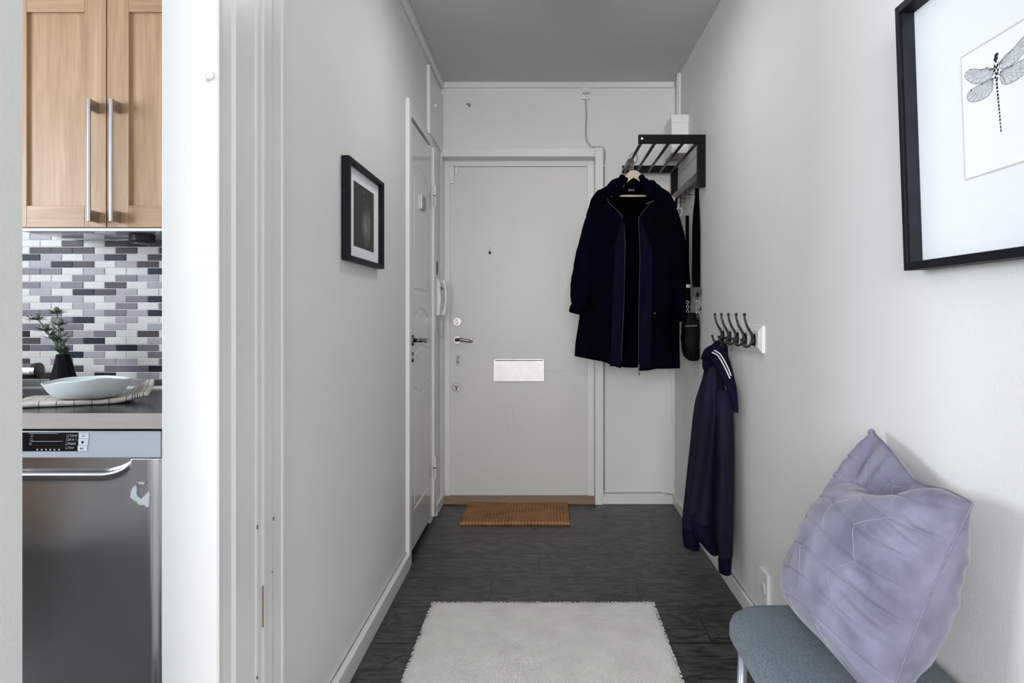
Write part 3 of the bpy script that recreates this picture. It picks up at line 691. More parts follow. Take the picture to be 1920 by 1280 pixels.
# hangers --------------------------------------------------------------
def make_hanger(Y, label, group=None):
    hx = .463; zr = ZT-.034+.0075
    t = thing('coat_hanger', label, 'hanger', (hx, Y, 1.80), group)
    # wire hook
    q = MB(); pts = [(hx-.004, Y, 1.876)]
    cz = zr-.012
    pts += [(hx-.004, Y, 1.905)]
    for k in range(0, 11):
        a = -PI*.42+PI*1.36*k/10
        pts.append((hx+.020*math.sin(a)*-1*-1 if False else hx+.021*math.cos(a+0), Y, cz+.0135+.021*math.sin(a)-.013))
    pts = [(hx-.002, Y, 1.872), (hx-.002, Y, 1.905), (hx+.012, Y, 1.918), (hx+.019, Y, 1.933), (hx+.018, Y, 1.950), (hx+.008, Y, 1.964), (hx-.006, Y, 1.966), (hx-.017, Y, 1.956), (hx-.022, Y, 1.944), (hx-.024, Y, 1.934)]
    q.tube(smooth_path(pts, 5), .0022, 8); obj('hook', q, CHROME, t, smooth=True)
    # wooden yoke
    def yoke(u):      # u -1..1 along width
        x = hx+u*.215; a = abs(u)
        top = 1.876-.006*(a/.10)**2 if a < .10 else 1.870-.052*sm((a-.10)/.20)-.085*max(0, (a-.22))/.78
        th = lerp_tab([(0, .040), (.14, .050), (.25, .032), (1, .020)], a)
        bot = top-th
        return x, top, bot
    q = MB(); N = 41
    V = []
    for i in range(N):
        x, tp, bt = yoke(-1+2*i/(N-1)); V.append([q.bm.verts.new(c) for c in ((x, Y-.006, tp), (x, Y+.006, tp), (x, Y+.006, bt), (x, Y-.006, bt))])
    for A, B in zip(V, V[1:]):
        for k in range(4): q.face([A[k], A[(k+1) % 4], B[(k+1) % 4], B[k]])
    q.face(V[0]); q.face(V[-1]); obj('shoulder', q, BIRCH, t, bevel=.002)
    q = MB(); q.tube([(hx-.185, Y, 1.742), (hx+.185, Y, 1.742)], .0055, 10)
    for s_ in (-1, 1): q.tube([(hx+s_*.185, Y, 1.742), (hx+s_*.19, Y, 1.775)], .0045, 8)
    obj('bar', q, BIRCH, t, smooth=True)
    return t
YC = 3.62
h0 = make_hanger(YC, 'pale wooden hanger holding up the long navy coat')
ys_ = [3.75, 3.768, 3.786, 3.806, 3.83, 3.86, 3.89, 3.92, 3.95, 3.975]
ORD = ['first', 'second', 'third', 'fourth', 'fifth', 'sixth', 'seventh', 'eighth', 'ninth', 'last']
for k, y in enumerate(ys_):
    c = copy_tree(h0); c.location = (.463, y, 1.80-.0); c['label'] = ORD[k]+' empty wooden hanger on the rail behind the navy coat, counting towards the back'; c['group'] = 'empty hangers behind the coat'
    c.rotation_euler = (0, 0, random.uniform(-.08, .08))

# ------------------------------------------------------------------ long navy coat
ct = thing('navy_coat', 'long open dark navy hooded coat on a wooden hanger under the hat rack', 'coat', (.44, YC, .85))
def X_(px, Y=YC): return (px-VX)*Y/FPX
def Z_(py, Y=YC): return EYE-(py-VY)*Y/FPX
SL = [(345, 1150), (352, 1133), (362, 1116), (372, 1110), (420, 1104), (480, 1098), (560, 1091), (600, 1087), (666, 1080), (700, 1079)]
SR = [(345, 1216), (352, 1240), (362, 1256), (375, 1262), (420, 1266), (480, 1269), (560, 1272), (600, 1273), (690, 1273)]
OL = [(345, 1160), (352, 1154), (362, 1144), (376, 1136), (384, 1137), (395, 1147), (408, 1160), (425, 1165), (460, 1167), (560, 1165), (690, 1159)]
OR = [(345, 1205), (355, 1210), (372, 1216), (386, 1214), (400, 1202), (415, 1191), (440, 1192), (482, 1194), (560, 1192), (690, 1191)]
HEM = [(0, 668), (.17, 675), (.30, 690), (.42, 690), (.5, 692), (.62, 688), (.8, 689), (1, 690)]
def coat_pt(u, v):
    """u 0..1 round the body from the left front edge by the back to the right front edge; v 0 top .. 1 hem"""
    # hem height depends on where we are
    py_t = 346
    def atx(px):
        tt = (px-1080)/(1273-1080.); return lerp_tab([(0, 667), (.25, 675), (.36, 684), (.5, 692), (.66, 691), (.75, 688), (1, 689)], tt)
    pyA = py_t+(690-py_t)*v
    xl, xr, ol, orr = lerp_tab(SL, pyA), lerp_tab(SR, pyA), lerp_tab(OL, pyA), lerp_tab(OR, pyA)
    D = .045+.075*sm(v*3)
    if u < .28:
        s_ = u/.28; px = ol+(xl-ol)*math.sin(s_*PI/2); dy = -D*(math.cos(s_*PI/2)**.8)
    elif u > .72:
        s_ = (1-u)/.28; px = orr+(xr-orr)*math.sin(s_*PI/2); dy = -D*(math.cos(s_*PI/2)**.8)
    else:
        s_ = (u-.28)/.44; px = xl+(xr-xl)*(1-math.cos(s_*PI))/2; dy = D*.8*math.sin(s_*PI)
    tt = sm((v-.15)/.6)
    fold = (.010*math.sin(px*.16+v*1.5)+.007*math.sin(px*.31-1.3+v*2))*tt
    fold += .008*noise.noise((px*.03, v*4, u*3))
    if u < .28 or u > .72: fold = fold*.45+.004
    py = py_t+(atx(px)-py_t)*v
    p = P(px, py, YC+dy*1.0+fold)
    # keep the silhouette, place by true coat plane
    return Vector((X_(px)+ (0.003*math.sin(v*9+u*5)), YC+dy+fold, Z_(py)))
q = MB(); q.grid(coat_pt, 120, 70)
obj('body', q, [COATF, LINING], ct, smooth=True, solid=.006, normals=False)
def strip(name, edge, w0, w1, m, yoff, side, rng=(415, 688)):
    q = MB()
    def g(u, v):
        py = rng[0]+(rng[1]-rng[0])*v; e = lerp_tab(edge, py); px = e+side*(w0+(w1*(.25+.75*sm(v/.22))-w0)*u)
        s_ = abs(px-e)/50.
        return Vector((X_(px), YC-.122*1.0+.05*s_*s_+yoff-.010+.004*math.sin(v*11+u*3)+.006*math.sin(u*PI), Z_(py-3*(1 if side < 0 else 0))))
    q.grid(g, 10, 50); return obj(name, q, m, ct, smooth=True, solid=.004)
strip('lit_placket', OL, 1, 20, COATLIT, -.006, -1, (418, 686)); strip('lit_placket', OR, 1, 23, COATLIT, -.006, 1, (418, 688))  # same cloth as the body, caught light put into the strip colour
def zipper(edge, rng, nm='zipper'):
    q = MB(); pts = []
    for k in range(60):
        py = rng[0]+(rng[1]-rng[0])*k/59; px = lerp_tab(edge, py); pts.append((X_(px), YC-.128+.055*sm((410-py)/50.), Z_(py)))
    q.tube(pts, .0017, 6); return obj(nm, q, mat('zip_teeth', (.10,.11,.14), .35, metal=.6, var=.3, vscale=300) if 'zip_teeth' not in MATS else MATS['zip_teeth'], ct)
zipper(OL, (352, 676)); zr_ = zipper(OR, (386, 690))
q = MB(); x, z = X_(1191.5), Z_(684); q.box(x-.004, x+.004, YC-.136, YC-.128, z-.008, z+.012); q.tube([(x, YC-.134, z-.005), (x, YC-.134, z-.03)], .0022, 6); q.ball((x, YC-.134, z-.034), .0055, 8, (1, .6, 1.2)); obj('zip_pull', q, DARKMET, zr_)
def sleeve(name, cl, m):
    pts = smooth_path([Vector((X_(px), YC+dy, Z_(py))) for (px, py, r_, dy) in cl], 6); rs = []
    for i in range(len(cl)-1):
        for k in range(6): rs.append(cl[i][2]+(cl[i+1][2]-cl[i][2])*k/6)
    rs.append(cl[-1][2]); q = MB(); q.tube(pts, rs, 28)
    for v in q.bm.verts:
        n_ = noise.noise(v.co*9)*.008+noise.noise(Vector((v.co.x*14, v.co.y*14, v.co.z*30)))*.004; v.co += Vector((n_, n_*1.2, 0))
    return obj(name, q, m, ct, smooth=True)
s1 = sleeve('sleeve', [(1133, 360, .030, 0), (1127, 378, .050, -.005), (1119, 405, .060, -.01), (1109, 450, .060, -.02), (1098, 500, .062, -.035), (1090, 545, .061, -.045), (1086, 570, .052, -.05), (1082, 580, .036, -.05)], COATF)
s2 = sleeve('sleeve', [(1238, 362, .030, 0), (1246, 378, .048, -.005), (1254, 405, .052, -.01), (1264, 450, .054, -.02), (1270, 510, .056, -.035), (1274, 560, .050, -.045), (1278, 585, .036, -.05)], COATF)
def cuff(par, pts, r_):
    q = MB(); q.tube([Vector((X_(px), YC-.05, Z_(py))) for px, py in pts], r_, 24, flat=1.2); return obj('cuff', q, COATF, par, smooth=True, bevel=.004)
cuff(s1, [(1083, 573), (1081, 578), (1079, 584), (1078, 588)], [.034, .038, .037, .033]); cuff(s2, [(1278, 580), (1279, 590), (1280, 602)], [.036, .030, .026])
# hood collapsed round the neck
q = MB()
hd = [(1128, 384, -.075, .022), (1136, 366, -.060, .034), (1150, 349, -.038, .043), (1163, 343, -.012, .034), (1172, 338, .03, .034), (1183, 341, .055, .040), (1205, 343, .03, .040), (1222, 350, -.01, .042), (1233, 362, -.05, .036), (1226, 380, -.075, .024), (1212, 390, -.085, .012)]
pts = smooth_path([Vector((X_(a), YC+c_, Z_(b_))) for a, b_, c_, r_ in hd], 6); rs = []
for i in range(len(hd)-1):
    for k in range(6): rs.append(hd[i][3]+(hd[i+1][3]-hd[i][3])*k/6)
rs.append(hd[-1][3]); q.tube(pts, rs, 24, up=(0, 1, 0), flat=.62)
for v in q.bm.verts: n_ = noise.noise(v.co*22)*.012; v.co += Vector((n_, n_, n_))
hood = obj('hood', q, COATF, ct, smooth=True)
for sg_ in (-1, 1):
    q = MB(); cx_ = 1184; q.tube(smooth_path([Vector((X_(cx_+sg_*a), YC+c_, Z_(b_))) for a, b_, c_ in ((17, 331, -.012), (22, 342, -.034), (28, 356, -.052), (34, 372, -.066))]), [.006]+[.016]*5+[.022]*6+[.024]*6+[.014], 14)
    obj('collar', q, COATF, ct, smooth=True)
q = MB(); q.tube([(X_(1205), YC-.105, Z_(388)), (X_(1214), YC-.11, Z_(385)), (X_(1219), YC-.11, Z_(383))], .0022, 6); q.ball((X_(1212), YC-.112, Z_(387)), .0035, 8); obj('cord_end', q, LEATH, hood)
# inner yoke + label
def yk(u, v):
    px = 1150+u*64; return Vector((X_(px), YC+.020+.02*math.sin(u*PI), Z_(343+v*60+6*math.cos(u*PI*2))))
q = MB(); q.grid(yk, 12, 10); yo = obj('lining', q, LINING, ct, smooth=True, solid=.003)
q = text_mb('Jibsd', .016, (X_(1183), YC-.016, Z_(357)), (1, 0, 0), (0, 0, 1)); obj('neck_label', q, mat('label_thread', (.35,.35,.37), .8, var=.2, vscale=200), yo)
q = MB(); x, z = X_(1220.5), Z_(587); q.box(x-.005, x+.005, YC-.128, YC-.112, z-.0022, z+.0022); obj('pocket_snap', q, DARKMET, ct, bevel=.001)

# ------------------------------------------------------------------ bag on strap
YG = 3.40
bg = thing('shoulder_bag', 'small black nylon shoulder bag hanging from a wide black strap', 'bag', (.72, YG, .89))
def XG(px): return (px-VX)*YG/FPX
def ZG(py): return EYE-(py-VY)*YG/FPX
BLt = [(586, 1291), (592, 1287), (604, 1285), (633, 1282), (655, 1283), (671, 1286), (677, 1296)]
BRt = [(586, 1306), (592, 1312), (604, 1314), (633, 1315.5), (653, 1317), (671, 1316), (677, 1310)]
def bagp(u, v):
    py = 586+v*91; l, r = XG(lerp_tab(BLt, py)), min(XG(lerp_tab(BRt, py)), XR-.004); cx, hx = (l+r)/2, (r-l)/2
    a = 2*PI*u; cc, ss = math.cos(a), math.sin(a); e_ = .6
    x = cx+hx*math.copysign(abs(cc)**e_, cc); y = YG+.055+.055*math.copysign(abs(ss)**e_, ss)*(.75+.25*math.sin(PI*v))
    n_ = noise.noise((x*25, y*25, py*.05))*.006
    return Vector((min(x+n_, XR-.003), y+n_, ZG(py)))
q = MB(); V = q.grid(bagp, 48, 24, True); q.face(V[0][::-1]); q.face(V[-1]); obj('pouch', q, BAGM, bg, smooth=True)
q = MB(); q.tube([(XG(1284), YG-.006, ZG(611.5)), (XG(1307), YG-.010, ZG(610.5))], .0035, 8); obj('zipper', q, CHROME, bg)
q = MB()
SLt = [(352, 1303.5, 1311), (375, 1302.5, 1311.5), (395, 1299.5, 1312.5), (430, 1297.5, 1313.5), (520, 1297, 1313.5), (540, 1298.5, 1313.5)]
def strp(u, v):
    py = 352+v*188; l = lerp_tab([(a, b_) for a, b_, c_ in SLt], py); r = lerp_tab([(a, c_) for a, b_, c_ in SLt], py); return Vector((XG(l+(r-l)*u), YG-.004+.012*u, ZG(py)))
q.grid(strp, 4, 20); obj('strap', q, STRAPM, bg, solid=.003)
q = MB(); q.grid(lambda u, v: Vector((XG(1291+7*u), YG+.07+.01*u, ZG(400+v*164))), 3, 16); q.box(XG(1288), XG(1297), YG+.055, YG+.066, ZG(556), ZG(525)); obj('back_strap', q, STRAPM, bg, solid=.003)
q = MB(); q.box(XG(1290), XG(1299), YG+.045, YG+.053, ZG(539), ZG(532)); obj('buckle', q, CHROME, bg, bevel=.002)
q = MB(); q.prism([(XG(1299), ZG(538)), (XG(1314), ZG(538)), (XG(1314.5), ZG(550)), (XG(1310.5), ZG(557)), (XG(1310), ZG(562)), (XG(1304), ZG(562)), (XG(1303.5), ZG(557)), (XG(1299), ZG(550))], 'y', YG-.012, YG-.004); tb = obj('leather_tab', q, LEATH, bg, bevel=.001)
q = MB(); q.box(XG(1304.5), XG(1309.5), YG-.014, YG-.011, ZG(556), ZG(548)); obj('stitched_patch', q, BAGM, tb)
def links(px, y0_, y1_, n_, yo):
    q = MB()
    for k in range(n_):
        cy = y0_+(y1_-y0_)*(k+.5)/n_; h = (y1_-y0_)/n_*.62; pts = []
        for j in range(13):
            a = 2*PI*j/12; dx = math.cos(a)*(2.6 if k % 2 == 0 else 1.0); dy2 = .006*math.cos(a) if k % 2 else 0
            pts.append((XG(px+dx), YG-.009+yo+dy2, ZG(cy+math.sin(a)*h)))
        q.tube(pts, .0017, 6, cap=False)
    return q
obj('chain', links(1307, 563, 590, 5, 0), CHROME, bg, smooth=True); obj('chain', links(1293, 564, 586, 5, .055), CHROME, bg, smooth=True)
q = MB(); q.tube([(XG(1307), YG-.014, ZG(587)), (XG(1307), YG-.016, ZG(592)), (XG(1307), YG-.016, ZG(599))], [.004, .008, .0075], 10, flat=.7); obj('leather_pull', q, LEATH, bg, smooth=True)
q = MB(); q.prism([(XG(1309), ZG(576)), (XG(1313), ZG(574)), (XG(1321), ZG(577)), (XG(1320), ZG(579.5)), (XG(1312), ZG(582))], 'y', YG-.005, YG+.008)
for v in q.bm.verts: v.co.x = min(v.co.x, XR-.002)
obj('tab_end', q, LEATH, bg, bevel=.001)
# white cord loop
q = MB(); Yh = 3.83; q.tube(smooth_path([P(1273, 372, Yh-.03), P(1273, 386, Yh-.03), P(1270, 391, Yh-.03), P(1275, 390, Yh-.03), P(1279, 395, Yh-.03), P(1277, 402, Yh-.03), P(1271, 407, Yh-.03), P(1268, 400, Yh-.03), P(1271, 388, Yh-.03), P(1271, 373, Yh-.03)]), .0022, 8)
o = obj('cord_loop', q, PLASTW, smooth=True); tag(o, 'thin white cord loop hanging from a hook under the hat rack', 'cord loop')

# ------------------------------------------------------------------ jacket on the hook rack
YJ = 2.86
jk = thing('jersey_jacket', 'dark purple navy jacket with striped rib collar hanging from the hook rack', 'jacket', (.70, YJ, .06))
XW = XR-.006
def JX(px, Y=YJ): return (px-VX)*Y/FPX
def JZ(py, Y=YJ): return EYE-(py-VY)*Y/FPX
def lobe(name, left, right, y0_, y1_, Yn, dep, m, seed, n_u=40, n_v=60, folds=.010, botL=None, kf=3):
    """closed lobe: left/right pixel outline tables at depth Yn; dep = depth in Y"""
    q = MB()
    def g(u, v):
        py = y0_+(y1_-y0_)*v; l, r = JX(lerp_tab(left, py), Yn), JX(lerp_tab(right, py), Yn)
        cx, hx = (l+r)/2, (r-l)/2; a = 2*PI*u; cc, ss = math.cos(a), math.sin(a)
        x = cx+hx*cc; y = Yn+dep/2+dep/2*ss*(.35+.65*sm(v*2.5))
        fo = folds*math.sin(a*kf+seed+v*1.5)*sm(v*3)+.006*noise.noise((x*12, y*12+seed, py*.012))
        y += fo*(1 if ss < 0 else .5); x += fo*.5
        zz = JZ(py, Yn)
        if botL is not None: zz += (botL*(1-(cc+1)/2))*v
        return Vector((min(x, XW), y, zz))
    V = q.grid(g, n_u, n_v, True); q.face(V[0][::-1]); q.face(V[-1])
    return obj(name, q, m, jk, smooth=True)
# back part of the body with the far sleeve
lobe('body', [(672, 1334), (700, 1328), (712, 1326), (754, 1314), (835, 1304), (916, 1294), (975, 1286), (1000, 1284)],
     [(672, 1352), (700, 1362), (754, 1372), (835, 1376), (1000, 1376)], 672, 998, 2.80, .16, JACKET, .5, folds=.020, kf=4)
lobe('sleeve', [(960, 1286), (985, 1283.5), (1010, 1282.5), (1032, 1285)], [(960, 1312), (1000, 1314), (1032, 1315)], 955, 1036, 2.86, .07, RIBM, 2.2, folds=.003, botL=.014)
# front body panel with ribbed hem
lobe('front_panel', [(690, 1334), (720, 1330), (780, 1325), (850, 1316), (920, 1306), (975, 1298), (985, 1299)],
     [(690, 1350), (720, 1352), (780, 1352), (850, 1350), (920, 1348), (985, 1347)], 690, 984, 2.73, .10, JACKET, 1.7, folds=.016, botL=.0, kf=3)
lobe('hem', [(974, 1299), (990, 1300), (1010, 1306), (1030, 1322), (1043, 1334)], [(974, 1347), (1000, 1347), (1020, 1349), (1043, 1350)], 972, 1043, 2.728, .10, RIBM, 1.7, folds=.004, kf=2)
# near sleeve with cuff
sl = lobe('sleeve', [(735, 1354), (760, 1349), (850, 1347), (930, 1346), (1000, 1345), (1030, 1350), (1046, 1352)],
     [(735, 1380), (760, 1383), (850, 1383), (930, 1382.5), (1000, 1382), (1040, 1380.5), (1046, 1380)], 735, 1048, 2.66, .12, JACKET, 4.0, folds=.014, kf=3)
lobe('cuff', [(1044, 1351), (1052, 1351), (1080, 1353)], [(1044, 1377), (1052, 1376), (1080, 1374)], 1043, 1080, 2.668, .07, RIBM, 1.0, folds=.002)
# collar band
def band(c, wd, m, name, thick=.010, par=jk, off=0.0, yoff=0.0):
    q = MB(); N = len(c)
    pts = smooth_path([P(a, b_, y_) for a, b_, y_ in c], 6); M_ = len(pts)
    prev = None
    for i, p in enumerate(pts):
        t_ = (pts[min(i+1, M_-1)]-pts[max(i-1, 0)]).normalized()
        view = Vector((0, 1, 0)); s_ = t_.cross(view).normalized()
        W = wd if not isinstance(wd, list) else lerp_tab([(k/(len(wd)-1), x) for k, x in enumerate(wd)], i/(M_-1))
        ring = [q.bm.verts.new(p+s_*(off+W*a)+view*(b_*thick+yoff)) for a, b_ in ((-1, .3), (-.85, -.6), (0, -1), (.85, -.6), (1, .3), (0, 1))]
        for v in ring: v.co.x = min(v.co.x, XR-.001)
        if prev:
            for k in range(6): q.face([prev[k], prev[(k+1) % 6], ring[(k+1) % 6], ring[k]])
        else: q.face(ring)
        prev = ring
    q.face(prev[::-1]); return obj(name, q, m, par, smooth=True)
cc_ = [(1323, 676, 2.86), (1334, 664, 2.80), (1345, 664, 2.76), (1355, 682, 2.72), (1364, 704, 2.69), (1372, 728, 2.66), (1377, 750, 2.64), (1380, 772, 2.63)]
cb_ = band(cc_, [.020, .034, .036, .032, .026, .020, .012, .008], RIBM, 'collar', .014)
band([(1334, 660, 2.775), (1345, 666, 2.735), (1354, 680, 2.70), (1362, 696, 2.675), (1368, 709, 2.655)], .0026, WHITEC, 'white_stripe', .002, cb_, off=.000, yoff=-.006)
band([(1338, 656, 2.775), (1349, 663, 2.735), (1358, 677, 2.70), (1365, 691, 2.675), (1370, 704, 2.655)], .0026, WHITEC, 'white_stripe', .002, cb_, off=.000, yoff=-.006)
band([(1329, 700, 2.88), (1326, 684, 2.86), (1333, 668, 2.86), (1345, 655, 2.86), (1352, 652, 2.87), (1357, 668, 2.88), (1363, 690, 2.86)], [.012, .02, .03, .03, .03, .02, .01], RIBM, 'collar_back', .018)
q = MB(); q.tube(smooth_path([P(1350, 660, 2.83), P(1352, 648, 2.83), P(1354, 642, 2.83), P(1356, 648, 2.83), P(1355, 662, 2.83)]), .0028, 8, flat=.5); obj('hanging_loop', q, IRON, jk, smooth=True)

# ------------------------------------------------------------------ rugs
def rug(name, x0, x1, y0, y1, th, m, lb, cat, wob, fringe):
    random.seed(11)
    q = MB(); nx, ny = 90, 110
    def edge(t_, k): return wob*noise.noise((t_*22, k, 0))+wob*.5*noise.noise((t_*90, k, 1))
    def g(u, v):
        xa, xb = x0+edge(v, 1), x1+edge(v, 2); ya, yb = y0+edge(u, 3), y1+edge(u, 4)
        x = xa+(xb-xa)*u; y = ya+(yb-ya)*v; dd = min(u, 1-u)*(x1-x0); de = min(v, 1-v)*(y1-y0); e_ = min(dd, de)
        return Vector((x, y, th*(1-.75*math.exp(-(e_/.006)))+.0008*noise.noise((x*12, y*12, 0))))
    V = q.grid(g, nx, ny)
    bo = [q.bm.verts.new((v.co.x, v.co.y, .0005)) for v in V[0]+[r[-1] for r in V[1:]]+V[-1][-2::-1]+[r[0] for r in V[-2:0:-1]]]
    tp = V[0]+[r[-1] for r in V[1:]]+V[-1][-2::-1]+[r[0] for r in V[-2:0:-1]]
    n_ = len(tp)
    for i in range(n_): q.face([tp[i], tp[(i+1) % n_], bo[(i+1) % n_], bo[i]])
    q.face(bo)
    o = obj(name, q, m, smooth=True); tag(o, lb, cat); return o
ru = rug('woven_rug', -.4385, .4215, .95, 2.705, .008, RUG, 'cream woven wool rug on the dark floor of the hallway', 'rug', .004, True)
q = MB(); random.seed(5)
for side in range(3):
    for k in range(260):
        t_ = random.random()
        if side == 0: p = Vector((-.4385+t_*.86, 2.703, .004)); dr = Vector((random.uniform(-.3, .3), 1, 0))
        elif side == 1: p = Vector((-.4385+.002, 1.4+t_*1.3, .004)); dr = Vector((-1, random.uniform(-.3, .3), 0))
        else: p = Vector((.4215-.002, 1.4+t_*1.3, .004)); dr = Vector((1, random.uniform(-.3, .3), 0))
        L_ = random.uniform(.003, .008); q.tube([p, p+dr*L_*.6+Vector((0, 0, .001)), p+dr*L_-Vector((0, 0, .002))], .0008, 4)
obj('selvedge_fuzz', q, RUG, ru)['kind'] = 'stuff'
rug('coir_doormat', -.460, .138, 3.697, 4.088, .018, COIR, 'brown coir doormat lying in front of the front door', 'doormat', .002, False)

# ------------------------------------------------------------------ padded stool
st = thing('padded_stool', 'blue grey felt stool with rounded seat and grey legs under the cushion', 'stool', (.58, 1.36, 0))
def rrect(x0, x1, y0, y1, r, n=8):
    out = []
    for (cx, cy, a0) in ((x1-r, y1-r, 0), (x0+r, y1-r, PI/2), (x0+r, y0+r, PI), (x1-r, y0+r, 1.5*PI)):
        for k in range(n+1): a = a0+PI/2*k/n; out.append((cx+r*math.cos(a), cy+r*math.sin(a)))
    return out
q = MB(); sx0, sx1, sy0, sy1 = .408, .762, 1.07, 1.61
lv = [(.030, .398), (.006, .402), (0, .415), (0, .435), (.005, .450), (.018, .460), (.04, .4645), (.09, .467), (.15, .468)]
rings = []
for (ins, z) in lv:
    rr_ = max(.012, .085-ins*.6); rings.append([q.bm.verts.new((x, y, z-(.004 if 0 else 0))) for x, y in rrect(sx0+ins, sx1-ins, sy0+ins, sy1-ins, rr_)])
for A, B in zip(rings, rings[1:]):
    n_ = len(A)
    for k in range(n_): q.face([A[k], A[(k+1) % n_], B[(k+1) % n_], B[k]])
q.face(rings[0][::-1]); q.face(rings[-1]); obj('seat', q, SEATF, st, smooth=True)
for (x, y, dx, dy) in ((.440, 1.535, -.015, .02), (.440, 1.145, -.015, -.02), (.715, 1.535, .012, .02), (.715, 1.145, .012, -.02)):
    q = MB(); q.tube([(x, y, .400), (x+dx, y+dy, .0)], [.011, .009], 14); obj('leg', q, LEGM, st, smooth=True)
q = MB(); q.tube([(.440, 1.535, .392), (.440, 1.145, .392)], .008, 10); q.tube([(.715, 1.535, .392), (.715, 1.145, .392)], .008, 10); q.tube([(.44, 1.34, .392), (.715, 1.34, .392)], .008, 10); obj('seat_frame', q, LEGM, st, smooth=True)

# ------------------------------------------------------------------ velvet cushion
T_ = Vector((.728, 1.545, .868)); R_c = Vector((.675, 1.095, .830)); L_c = Vector((.548, 1.575, .487)); B_c = Vector((.548, 1.115, .487))
def bil(u, v):      # u 0 far..1 near ; v 0 bottom..1 top
    return (L_c*(1-u)+B_c*u)*(1-v)+(T_*(1-u)+R_c*u)*v
nrm = ((B_c-L_c).cross(T_-L_c)).normalized()
if nrm.x > 0: nrm = -nrm
def zz(u, v):
    """distance in metres to the nearest long quilting line, and to the nearest zig-zag stitch"""
    s_ = v*.44-.045*u+.012*math.sin(u*7+v*3)
    d1 = abs((s_/.056) % 1-.5)*.056
    tri = abs(((s_/.056)*.5) % 1-.5)*2
    d2 = min(abs(u-(c0_+.10*tri+.04*v)) for c0_ in (.20, .50, .74))*.47
    return d1, d2
def cush(side):
    def g(u, v):
        uu = u+(.5-u)*.05*math.sin(PI*v)*abs(2*u-1)**2
        vv = v+(.5-v)*.05*math.sin(PI*u)*abs(2*v-1)**2
        p = bil(uu, vv)
        eu = max(0, 1-abs(2*u-1)**2.3)
        e0 = (eu*max(0, 1-abs(2*v-1)**2.6))**.55
        # the top folds over behind a lip on the far half, the front face ends lower there
        lip = 1-.235*sm((u-.02)/.20)*(1-sm((u-.36)/.48))
        vr = min(1, v/lip)
        e1 = (eu*max(0, 1-max(0, abs(2*vr-1))**3.0))**.5
        horn = (eu**.5)*.24*max(0, 1-abs(2*v-1)**5)
        low = 1.0+.35*(1-v)
        sag = math.exp(-((u-.55)/.20)**2)*sm((v-.65)/.35)
        p.z -= .022*sag
        if side > 0:
            e = max(e1, horn); p = p+nrm*.104*e*(1.0+.22*(1-v))*(.80+.20*sm(u/.4))
            d1, d2 = zz(u, v); k = min(1, e*2.5)
            p -= nrm*.0045*math.exp(-(d1/.0028)**2)*k
            p -= nrm*.0010*math.exp(-(d2/.0016)**2)*k
            wr = noise.noise((u*2.2, v*3, 1.3))*.012+noise.noise((u*3+v*2, v*16-u*5, 5.1))*.0035
            p += nrm*wr*k
            pl = math.sin((v*1.0+u*.25)*60+math.sin(v*17)*2)*.0038*math.exp(-((u-.90)/.10)**2)*k
            # folds inside the horn
            if v > lip*.97: pl += .006*math.sin(u*46+v*5)*min(1, e*6)*(1-sm((u-.6)/.2))
            p += nrm*pl
        else:
            p = p-nrm*.105*e0*low*(1-.25*sm((v-.7)/.3))
            p += nrm*noise.noise((u*4, v*6, 9))*.008*min(1, e0*2)
            p += nrm*math.sin((v-.2*u)*52+2*math.sin(v*9))*.0018*math.exp(-((u-.90)/.08)**2)*min(1, e0*2)
        p.z = max(p.z, .470); p.x = min(p.x, XR-.004)
        return p
    return g
q = MB(); q.grid(cush(1), 200, 200); q.grid(cush(-1), 90, 90)
cu = thing('velvet_cushion', 'lavender grey quilted velvet cushion leaning on the wall upon the stool', 'cushion', (.60, 1.34, .47))
obj('cover', q, VELV, cu, smooth=True)
q = MB(); g_ = cush(1)
edge = [g_(i/60, 0) for i in range(61)]+[g_(1, i/60) for i in range(1, 61)]+[g_(1-i/60, 1) for i in range(1, 61)]+[g_(0, 1-i/60) for i in range(1, 60)]
q.tube(edge+[edge[0]], .0022, 6, cap=False); obj('seam', q, mat('seam_velvet', (.17,.17,.23), .85, var=.2, vscale=60), cu, smooth=True)
STM = mat('stitch_thread', (.34,.335,.42), .8, var=.2, vscale=300)
for c0_ in (.20, .50, .74):
    q = MB(); pts = []
    for i in range(150):
        v_ = .06+.86*i/149; tri = abs(((v_*.44/.056)*.5) % 1-.5)*2; u_ = c0_+.10*tri+.04*v_-.04
        pts.append(g_(u_, v_)+nrm*.0006)
    q.tube(pts, .0006, 4); obj('stitching', q, STM, cu, smooth=True)
q = MB(); q.ball(T_+Vector((0, 0, -.004)), .008, 10, (1, 1, 1.1)); obj('corner_knot', q, VELV, cu, smooth=True)

# ================================================================== KITCHEN
YK = 2.40
